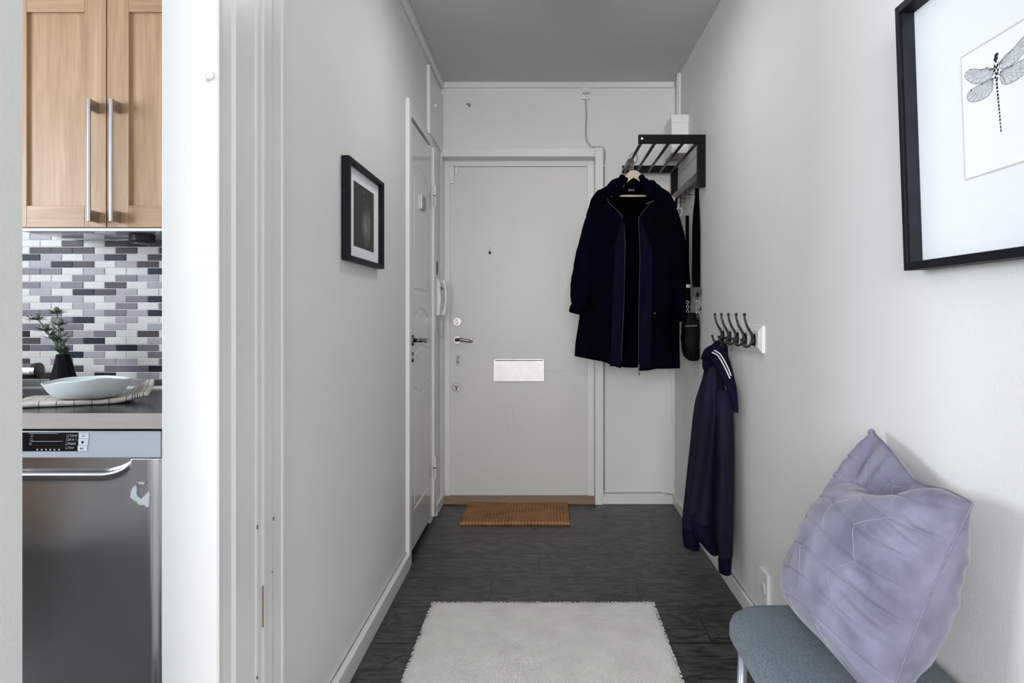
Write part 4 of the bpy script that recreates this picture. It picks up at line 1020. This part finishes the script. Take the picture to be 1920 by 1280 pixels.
# tiled backsplash: the field of mosaic as one wall skin
pat = ["WWDWDND", "WDDDWDWD", "NLWLNWD", "WLNDWLDW", "MMWLWWN", "WWWMWMLW", "MLMWDWL", "WLWNDLWW", "WMLWLMN", "LWWLWMWM", "MMWLMLN",
       "WWMNWLWW", "MLMWLWL", "NWMLMWDW", "DLMNWWL", "DMMWMNMW", "WWNLWWM", "DWLWLLWM", "WWDWMMN", "DDLWNWLW", "LLLWWLD", "WDMLWWLM"]
TW, TH_ = .0744, .02404
q = MB(); random.seed(21); keys = 'WLMDN'
ztop = EYE-(450-587)*YK/FPX      # top of first row
xb = (244/3.2-VX)*YK/FPX         # a boundary of even rows (px 76)
xo = (181/3.2-VX)*YK/FPX
def tile(x0, x1, z0, z1, k):
    q.mi = keys.index(k)+1; g_ = .0011; b_ = .0012; y = YK-.0022
    x0 += g_; x1 -= g_; z0 += g_; z1 -= g_
    if x1-x0 < .004 or z1-z0 < .004: return
    A = [q.bm.verts.new(c) for c in ((x0, YK+.001, z0), (x1, YK+.001, z0), (x1, YK+.001, z1), (x0, YK+.001, z1))]
    M_ = [q.bm.verts.new(c) for c in ((x0, y+.0006, z0), (x1, y+.0006, z0), (x1, y+.0006, z1), (x0, y+.0006, z1))]
    B = [q.bm.verts.new(c) for c in ((x0+b_, y, z0+b_), (x1-b_, y, z0+b_), (x1-b_, y, z1-b_), (x0+b_, y, z1-b_))]
    for U, V_ in ((A, M_), (M_, B)):
        for k_ in range(4): q.face([U[k_], U[(k_+1) % 4], V_[(k_+1) % 4], V_[k_]])
    q.face(B)
q.mi = 0; q.box(-2.4, -0.708, YK, YK+.012, .86, 1.40)
for r in range(-1, 22):
    z1_ = ztop-r*TH_; z0_ = z1_-TH_
    if z0_ < .868 or z1_ > 1.41: continue
    row = pat[r] if r >= 0 else "WLWDWML"
    base = xb if r % 2 == 0 else xo
    for cidx in range(-9, 14):
        x0_ = base+(cidx-1)*TW; x1_ = x0_+TW
        if x0_ < -2.38 or x1_ > -.71: continue
        k = row[cidx] if 0 <= cidx < len(row) else random.choice('WWWLLMMDN')
        tile(x0_, x1_, z0_, z1_, k)
q.mi = 0
struct('wall_backsplash', q, [GROUT]+[TILES[k] for k in keys], normals=True)

# wall cabinet with two shaker doors
ZB0 = 1.384
wc = thing('wall_cabinet', 'light oak wall cabinet with two panelled doors and bar handles', 'cabinet', (-1.2965, 2.22, ZB0))
WHITEG = mat('cabinet_underside', (.62,.66,.72), .10, var=.02, vscale=10)
q = MB(); q.box(-1.62, -.975, 2.072, YK-.007, ZB0-.002, 2.15); obj('carcass', q, WHITEG, wc)
q = MB(); q.box(-1.60, -.99, 2.056, 2.072, ZB0-.010, ZB0-.002); obj('light_rail', q, PLASTW, wc)
def shaker(x0, x1, z0, z1, hx):
    st_ = .064; q = MB(); y0_, y1_ = 2.050, 2.070
    q.box(x0, x0+st_, y0_, y1_, z0, z1); q.box(x1-st_, x1, y0_, y1_, z0, z1); 
    d_ = obj('door', q, OAK, wc, bevel=.0012)
    q = MB(); q.box(x0+st_-.003, x1-st_+.003, y0_+.010, y1_, z0+st_-.003, z1-st_+.003); obj('door_panel', q, OAK, d_)
    for za_, zb_ in ((z0, z0+st_), (z1-st_, z1)):
        q2 = MB(); q2.box(x0+st_, x1-st_, y0_, y1_, za_, zb_); obj('door_rail', q2, OAKH, d_, bevel=.0012)
    q = MB(); q.tube([(hx, 2.010, 1.397), (hx, 2.010, 1.751)], .0058, 14)
    q.box(hx-.0045, hx+.0045, 2.012, y0_, 1.397, 1.429); q.box(hx-.0045, hx+.0045, 2.012, y0_, 1.719, 1.751)
    obj('handle', q, STEEL, d_, smooth=False)
shaker(-1.597, -1.298, ZB0, 2.085, -1.323); shaker(-1.295, -.996, ZB0, 2.085, -1.2585)
# puck light
q = MB(); q.lathe([(.036, 0), (.038, .004), (.038, .024), (.036, .027)], (-1.284, 2.21, ZB0-.0295), 'z', 28); o = obj('cabinet_lamp', q, IRON, bevel=.001); tag(o, 'round black puck lamp fixed under the oak cabinet', 'lamp')
q = MB(); q.lathe([(.030, 0), (.030, .004)], (-1.284, 2.21, ZB0-.0325), 'z', 24); obj('diffuser', q, LEATH, o)
q = MB(); q.tube(smooth_path([(-1.62, 2.30, ZB0-.006), (-1.50, 2.27, ZB0-.012), (-1.42, 2.33, ZB0-.008), (-1.32, 2.26, ZB0-.005)]), .002, 6); o = obj('lamp_cable', q, PLASTW, smooth=True); tag(o, 'thin white cable clipped under the oak wall cabinet', 'cable')

# worktop
q = MB(); q.mi = 0; q.box(-2.30, -.712, 1.806, YK-.006, .8305, .8696); q.mi = 1; q.box(-2.30, -.712, 1.800, 1.806, .8300, .8696)
o = obj('worktop', q, [COUNTER, CEDGE], bevel=.0); tag(o, 'dark kitchen worktop with pale wooden front edge', 'worktop')
# base cabinet neighbours
for (x0, x1, lb) in ((-2.29, -1.606, 'white base cabinet left of the steel dishwasher'), (-.994, -.712, 'narrow white base cabinet right of the steel dishwasher')):
    b0 = thing('base_cabinet', lb, 'cabinet', ((x0+x1)/2, 2.1, 0))
    q = MB(); q.box(x0, x1, 1.835, YK-.006, 0, .829); obj('carcass', q, PLASTW, b0)
    q = MB(); q.box(x0+.002, x1-.002, 1.815, 1.834, .10, .826); dd = obj('door', q, OAK, b0, bevel=.002)
    q = MB(); q.tube([(x1-.05, 1.785, .55), (x1-.05, 1.785, .78)], .0055, 10); q.box(x1-.054, x1-.046, 1.787, 1.815, .55, .57); q.box(x1-.054, x1-.046, 1.787, 1.815, .76, .78); obj('handle', q, STEEL, dd)
tc_ = thing('added_tall_cabinet', 'tall oak cupboard added across the kitchen, seen only as a brown reflection in the dishwasher', 'cabinet', (-2.5, -.1, 0))  # added out of view to give the steel door a brown reflection
q = MB(); q.box(-3.19, -2.42, -.395, -.06, 0, 2.2); obj('carcass', q, PLASTW, tc_)
q = MB(); q.box(-3.18, -2.43, -.059, -.040, .10, 2.19); obj('door', q, OAK, tc_, bevel=.002)
# dishwasher
dw = thing('dishwasher', 'stainless steel dishwasher with a silver control strip under the worktop', 'dishwasher', (-1.303, 2.1, 0))
q = MB(); q.box(-1.603, -1.003, 1.845, YK-.01, .0, .8265); obj('body', q, IRON, dw)
YD = 1.812
def ZD(py): return EYE-(py-VY)*YD/FPX
def XD_(px): return (px-VX)*YD/FPX
q = MB(); q.box(-1.602, -1.0045, YD, 1.845, ZD(858), ZD(808)); cp = obj('control_panel', q, SILVERP, dw, bevel=.0015)
xa, xb2 = -1.58, XD_(147)
q = MB(); q.box(xa, xb2, YD-.0012, YD+.002, ZD(845.5), ZD(810.5)); ds = obj('display', q, DISP, cp)
for k, (c0, c1) in enumerate(((811.5, 822), (823, 834), (835, 845.5))):
    q = MB(); q.box(XD_(148.5-k*1.2), XD_(167-k*1.4), YD-.0016, YD+.002, ZD(c1), ZD(c0)); bt = obj('button', q, GREYB, cp, bevel=.0008)
    cx = XD_(157-k*1.4); cz = ZD((c0+c1)/2); q = MB()
    if k == 0: q.tube([(cx-.003, YD-.0018, cz-.003), (cx-.003, YD-.0018, cz+.003), (cx+.004, YD-.0018, cz+.003), (cx+.004, YD-.0018, cz-.001), (cx-.003, YD-.0018, cz-.001)], .0004, 4)
    elif k == 1: q.lathe([(.0035, 0), (.0035, .0004)], (cx, YD-.0020, cz), 'y', 12)
    else: q.prism([(cx-.004, cz-.003), (cx+.001, cz), (cx-.004, cz+.003)], 'y', YD-.0020, YD-.0015); q.box(cx+.003, cx+.004, YD-.002, YD-.0015, cz-.003, cz+.003)
    obj('button_icon', q, INK, bt)
q = MB()
for (s_, px, py) in (('Clean', 139, 816), ('all in 1', 137, 823.5), ('Rapid', 136, 831), ('Eco', 134.5, 838.5)): text_mb(s_, .0085, (XD_(px), YD-.0016, ZD(py)), (1, 0, 0), (0, 0, 1), q, .0002)
for (px, py) in ((128, 816), (127, 823.5), (126, 831), (126, 838.5), (60.5, 816), (59.5, 823.5), (58, 831)):
    x, z = XD_(px), ZD(py); q.tube([(x-.003, YD-.0016, z-.003), (x+.003, YD-.0016, z-.003), (x+.003, YD-.0016, z+.003), (x-.002, YD-.0016, z+.002), (x-.003, YD-.0016, z-.003)], .0006, 4)
for px in (71, 79, 87, 95, 103, 111.5): 
    x, z = XD_(px), ZD(842.5); q.lathe([(.0024, 0), (.0024, .0004)], (x, YD-.0018, z), 'y', 8)
for (a, b_, py) in ((54, 110, 812.3), (60, 118, 827)): q.box(XD_(a), XD_(b_), YD-.0015, YD-.001, ZD(py+.35), ZD(py-.35))
obj('display_print', q, mat('display_print', (.42,.45,.50), .6, var=.2, vscale=100), ds)
# steel door: bulging sheet with scooped grip
def dwd(u, v):
    x = -1.602+.597*u; z = .10+(ZD(859)-.10)*v; zt = ZD(859)
    d_ = zt-z
    # grip scoop between x -1.56 .. -1.10, curved lower lip
    y = 1.822
    ex = min(u, 1-u)*.597
    y -= .012*sm(ex/.030)
    gx0, gx1 = -1.53, XD_(244)
    xr_ = XD_(190); k_ = (x-xr_)/(gx1-xr_)
    lim = .036 if k_ <= 0 else .036*math.sqrt(max(0, 1-k_**1.7)) if k_ < 1 else 0
    if lim > .001:
        y += .024*sm((lim+.004-d_)/.016)
        y -= .0035*math.exp(-((d_-lim-.008)/.008)**2)
    y -= .010*math.sin(PI*u)*sm(d_/.25)
    return Vector((x, y, z))
q = MB(); q.grid(dwd, 140, 160)
DWS = mat('dishwasher_steel', (.58,.57,.57), .20, metal=1.0, var=.08, vscale=18, stretch=(1,1,.15), bump=.02, bscale=20)
dr = obj('door', q, DWS, dw, smooth=True, solid=.002, off=1)
q = MB(); q.box(-1.602, -1.0045, 1.826, 1.84, .10, ZD(858)); obj('door_core', q, DWS, dw)
q = MB(); q.box(-1.60, -1.01, 1.86, 1.87, 0.0, .10); obj('plinth', q, IRON, dw)
def SP(zx, zy): x = 230+zx/11.64; y = 850+zy/11.64; return (XD_(x), ZD(y))
ysr = 1.8052
q = MB()
q.prism([SP(*p) for p in ((275,690),(295,725),(320,660),(345,740),(340,880),(370,930),(430,975),(470,950),(560,850),(618,798),(625,870),(615,1130),(580,1150),(540,1150),(515,1105),(410,1105),(330,1050),(200,930),(215,900),(212,820))], 'y', ysr-.0012, ysr+.010)
q.prism([SP(*p) for p in ((350,610),(400,620),(500,615),(515,630),(490,655),(420,648),(370,625))], 'y', ysr-.0012, ysr+.010)
sr = obj('sticker_residue', q, STICK, dw)
q = MB(); q.prism([SP(*p) for p in ((290,995),(330,1010),(375,1060),(350,1060),(300,1030))], 'y', ysr-.0018, ysr); obj('green_scrap', q, GREENS, sr)

# towel -------------------------------------------------------------------
ang = math.radians(22)
def tw_mat():
    m = mat('striped_towel', (.56, .52, .46), .9); nt = m.node_tree; L = nt.links; b = nt.nodes['Principled BSDF']
    tc = nt.nodes.new('ShaderNodeTexCoord'); sp = nt.nodes.new('ShaderNodeSeparateXYZ'); L.new(tc.outputs['Object'], sp.inputs[0])
    def mth(op, a, b2=None):
        n = nt.nodes.new('ShaderNodeMath'); n.operation = op
        if hasattr(a, 'links'): L.new(a, n.inputs[0])
        else: n.inputs[0].default_value = a
        if b2 is not None:
            if hasattr(b2, 'links'): L.new(b2, n.inputs[1])
            else: n.inputs[1].default_value = b2
        return n.outputs[0]
    def line(axis, pitch, wd, off=0.):
        return mth('LESS_THAN', mth('MODULO', mth('ADD', sp.outputs[axis], 10*pitch+off), pitch), wd)
    a = line('X', .0415, .0020, .0)
    y_ = line('Y', .06, .0018, .03)
    g = mth('MULTIPLY', mth('MULTIPLY', mth('GREATER_THAN', sp.outputs['X'], .262), mth('LESS_THAN', sp.outputs['X'], .283)), line('X', .006, .0022))
    s_ = mth('MINIMUM', mth('ADD', mth('ADD', a, y_), g), 1.0)
    mx = nt.nodes.new('ShaderNodeMix'); mx.data_type = 'RGBA'; L.new(s_, mx.inputs[0]); mx.inputs[6].default_value = (.56, .51, .44, 1); mx.inputs[7].default_value = (.06, .055, .055, 1)
    L.new(mx.outputs[2], b.inputs['Base Color'])
    n = nt.nodes.new('ShaderNodeTexNoise'); n.inputs['Scale'].default_value = 300; L.new(tc.outputs['Object'], n.inputs['Vector'])
    bp = nt.nodes.new('ShaderNodeBump'); bp.inputs['Strength'].default_value = .4; bp.inputs['Distance'].default_value = .001; L.new(n.outputs['Fac'], bp.inputs['Height']); L.new(bp.outputs[0], b.inputs['Normal'])
    return m
def towel_sec(u):
    """closed section (v, z) of the folded towel"""
    h = .015; W = .20-.06*sm((u-.7)/.3); out = []
    n = 7
    for k in range(n+1): a = PI*1.5-PI*k/n; out.append((-math.cos(a)*-h/2+0, h/2+h/2*math.sin(a)))
    pts = []
    for k in range(9): a = -PI/2-PI*k/8; pts.append((h/2+h/2*math.cos(a), h/2+h/2*math.sin(a)))
    for k in range(1, 14): v = h/2+(W-h/2)*k/14; pts.append((v, h+.0015*math.sin(v*60+u*7)))
    pts.append((W, h*.8)); pts.append((W, .0))
    return pts
q = MB(); prev = None; NU = 60
for i in range(NU+1):
    u = i/NU; x = -.02+.325*u
    lift = .030*sm((u-.72)/.28)*1.0; dyy = -.012*math.sin(u*3)+.02*u
    ring = [q.bm.verts.new((x+.006*noise.noise((u*6, v*9, 0)), v+dyy+.004*noise.noise((u*8, 2, v*3)), z+lift*(.35+.65*(1 if v < .09 else 1))*(.5+.9*sm(v/.15))+.0006+(.002*noise.noise((u*9, v*20, 4)) if z > .01 else 0))) for v, z in towel_sec(u)]
    if prev:
        n_ = len(ring)
        for k in range(n_): q.face([prev[k], prev[(k+1) % n_], ring[(k+1) % n_], ring[k]])
    else: q.face(ring)
    prev = ring
q.face(prev[::-1])
bmesh.ops.recalc_face_normals(q.bm, faces=q.bm.faces)
me = bpy.data.meshes.new('folded_towel'); q.bm.to_mesh(me); q.bm.free(); me.materials.append(tw_mat())
for p_ in me.polygons: p_.use_smooth = True
tw = bpy.data.objects.new('folded_towel', me); COL.objects.link(tw); tw.location = (-1.435, 1.895, .8698); tw.rotation_euler = (0, 0, ang)
tag(tw, 'folded cream kitchen towel with thin dark checks under the bowl', 'towel')

# bowl
bc = Vector((-1.320, 2.000, .8868))
q = MB()
def rimf(a):
    T8 = [.054, .052, .055, .053, .047, .043, .054, .062]; x = (a % (2*PI))/(PI/4); i = int(x) % 8; t_ = x-int(x)
    t_ = t_*t_*(3-2*t_); return T8[i]+(T8[(i+1) % 8]-T8[i])*t_
def bowl(inner):
    def g(u, v):
        a = 2*PI*u
        rim = rimf(a)
        R1 = Vector((.118, .090)); r0 = .054
        t_ = v; prof_r = r0+(1-r0/.11)*.11*(1-(1-t_)**1.9) if True else 0
        k = (r0+(.11-r0)*(t_**.38))/.11
        x = R1.x*k*math.cos(a); y = R1.y*k*math.sin(a); z = rim*t_
        if inner: x *= .965; y *= .965; z = .006+(rim-.006)*t_+(.0012 if t_ > .99 else 0)
        return bc+Vector((x, y, z))
    return g
V = q.grid(bowl(False), 64, 22, True); V2 = q.grid(bowl(True), 64, 22, True)
for k in range(64): q.face([V[-1][k], V[-1][(k+1) % 64], V2[-1][(k+1) % 64], V2[-1][k]])
q.face(V[0][::-1]); q.face(V2[0])
o = obj('bowl', q, BOWLM, smooth=True); tag(o, 'white glazed bowl with wavy rim on the folded towel', 'bowl')

# vase with thistles
vc = Vector((-1.535, 2.21, .8700))
q = MB(); n_ = 7
lv = [(.026, 0, 0), (.044, .020, .5), (.020, .130, 0)]
rr = [[q.bm.verts.new(vc+Vector((r_*math.cos(2*PI*(k+o_)/n_), r_*math.sin(2*PI*(k+o_)/n_), z))) for k in range(n_)] for r_, z, o_ in lv]
for A, B, s_ in ((rr[0], rr[1], 0), (rr[1], rr[2], 1)):
    for k in range(n_):
        if s_ == 0: q.face([A[k], A[(k+1) % n_], B[k]]); q.face([A[(k+1) % n_], B[(k+1) % n_], B[k]])
        else: q.face([A[k], A[(k+1) % n_], B[(k+1) % n_]]); q.face([A[k], B[(k+1) % n_], B[k]])
q.face(rr[0][::-1])
inn = [q.bm.verts.new(vc+Vector((.0165*math.cos(2*PI*k/n_), .0165*math.sin(2*PI*k/n_), .130))) for k in range(n_)]; inb = [q.bm.verts.new(v.co-Vector((0, 0, .05))) for v in inn]
for k in range(n_): q.face([rr[2][k], rr[2][(k+1) % n_], inn[(k+1) % n_], inn[k]]); q.face([inn[k], inn[(k+1) % n_], inb[(k+1) % n_], inb[k]])
q.face(inb); o = obj('faceted_vase', q, VASEM); tag(o, 'small black faceted vase holding thistles by the tiles', 'vase')
YV = 2.21
def thistle(hx, hy, dy, lab, mids, sz=1.0):
    random.seed(int(hx*7+hy))
    H = P(hx, hy, YV+dy); base = vc+Vector((random.uniform(-.006, .006), random.uniform(-.006, .006), .10))
    t = thing('thistle', lab, 'thistle', base, 'thistles in the black vase')
    pts = smooth_path([base]+[P(a, b_, YV+dy*c_) for a, b_, c_ in mids]+[H], 6)
    q = MB(); q.tube(pts, .0022, 8); obj('stem', q, STEMG, t, smooth=True)
    q = MB(); q.ball(H+Vector((0, 0, .004)), .0092*sz, 16, (1, 1, 1.25))
    hd_ = obj('flower_head', q, HEADG, t, smooth=True)
    q = MB()
    def spike(o_, dr, L_, w_):
        dr = dr.normalized(); sd = dr.cross(Vector((0, 0, 1))).normalized(); up = sd.cross(dr)
        a = q.bm.verts.new(o_+sd*w_*.5); b_ = q.bm.verts.new(o_-sd*w_*.5); m1 = q.bm.verts.new(o_+dr*L_*.45+sd*w_-up*.001); m2 = q.bm.verts.new(o_+dr*L_*.45-sd*w_-up*.001); mc = q.bm.verts.new(o_+dr*L_*.45+up*.0012); e_ = q.bm.verts.new(o_+dr*L_+Vector((0, 0, .004)))
        for f_ in ((a, m1, mc), (a, mc, b_), (b_, mc, m2), (m1, e_, mc), (mc, e_, m2)): q.face(f_)
    for k in range(17):
        a = 2*PI*k/17+random.uniform(-.1, .1); spike(H-Vector((0, 0, .005)), Vector((math.cos(a), math.sin(a), random.uniform(-.15, .45))), random.uniform(.028, .040)*sz, .0027)
    obj('bract', q, BRACT, t)['kind'] = 'stuff'
    q = MB()
    for j in (4, 7, 9, 11):
        if j < len(pts)-3:
            for k in range(4):
                a = random.uniform(0, 2*PI); spike(pts[j], Vector((math.cos(a), math.sin(a), random.uniform(-.2, .9))), random.uniform(.022, .038), .0050)
    for k in range(9):
        a = random.uniform(0, 2*PI); spike(base+Vector((0, 0, .032)), Vector((math.cos(a), math.sin(a), random.uniform(.3, 1.4))), random.uniform(.020, .040), .0055)
    obj('leaf', q, STEMG, t)['kind'] = 'stuff'
thistle(106, 584, .02, 'tallest of the thistles in the black vase', [(116, 650, .5), (110, 615, .8)])
thistle(69, 596, .0, 'leftmost thistle leaning out of the black vase', [(104, 645, .5), (84, 615, .8)])
thistle(112, 606, -.03, 'thistle facing front in the middle of the vase bunch', [(119, 650, .5), (113, 628, .8)], 1.1)
thistle(85, 616, -.01, 'low thistle left of centre in the black vase', [(110, 648, .5), (96, 633, .8)], 1.05)

# steel jar lying on a dark block, small steel dish (at the left, partly hidden)
q = MB(); q.box(-2.10, -1.78, 2.19, 2.33, .8698, .9195); o = obj('dark_block', q, VASEM, bevel=.003); tag(o, 'dark glossy block at the left end of the worktop', 'block')
q = MB(); q.lathe([(.024, 0), (.024, .31)], (-1.96, 2.25, .9435), 'x', 28); jr = obj('steel_jar', q, CHROME, smooth=False, bevel=.001); tag(jr, 'polished steel jar lying on its side with dark lid', 'jar')
q = MB(); q.lathe([(.026, 0), (.026, .014), (.023, .016)], (-1.655, 2.25, .9435), 'x', 28); obj('lid', q, DARKMET, jr)
for v_ in ():
    pass
q = MB(); q.lathe([(.012, 0), (.030, .005), (.034, .010), (.032, .0105), (.028, .006), (.010, .002)], (-1.63, 2.12, .8700), 'z', 28); o = obj('steel_dish', q, CHROME, smooth=True); tag(o, 'small shiny steel dish on the worktop behind the towel', 'dish')
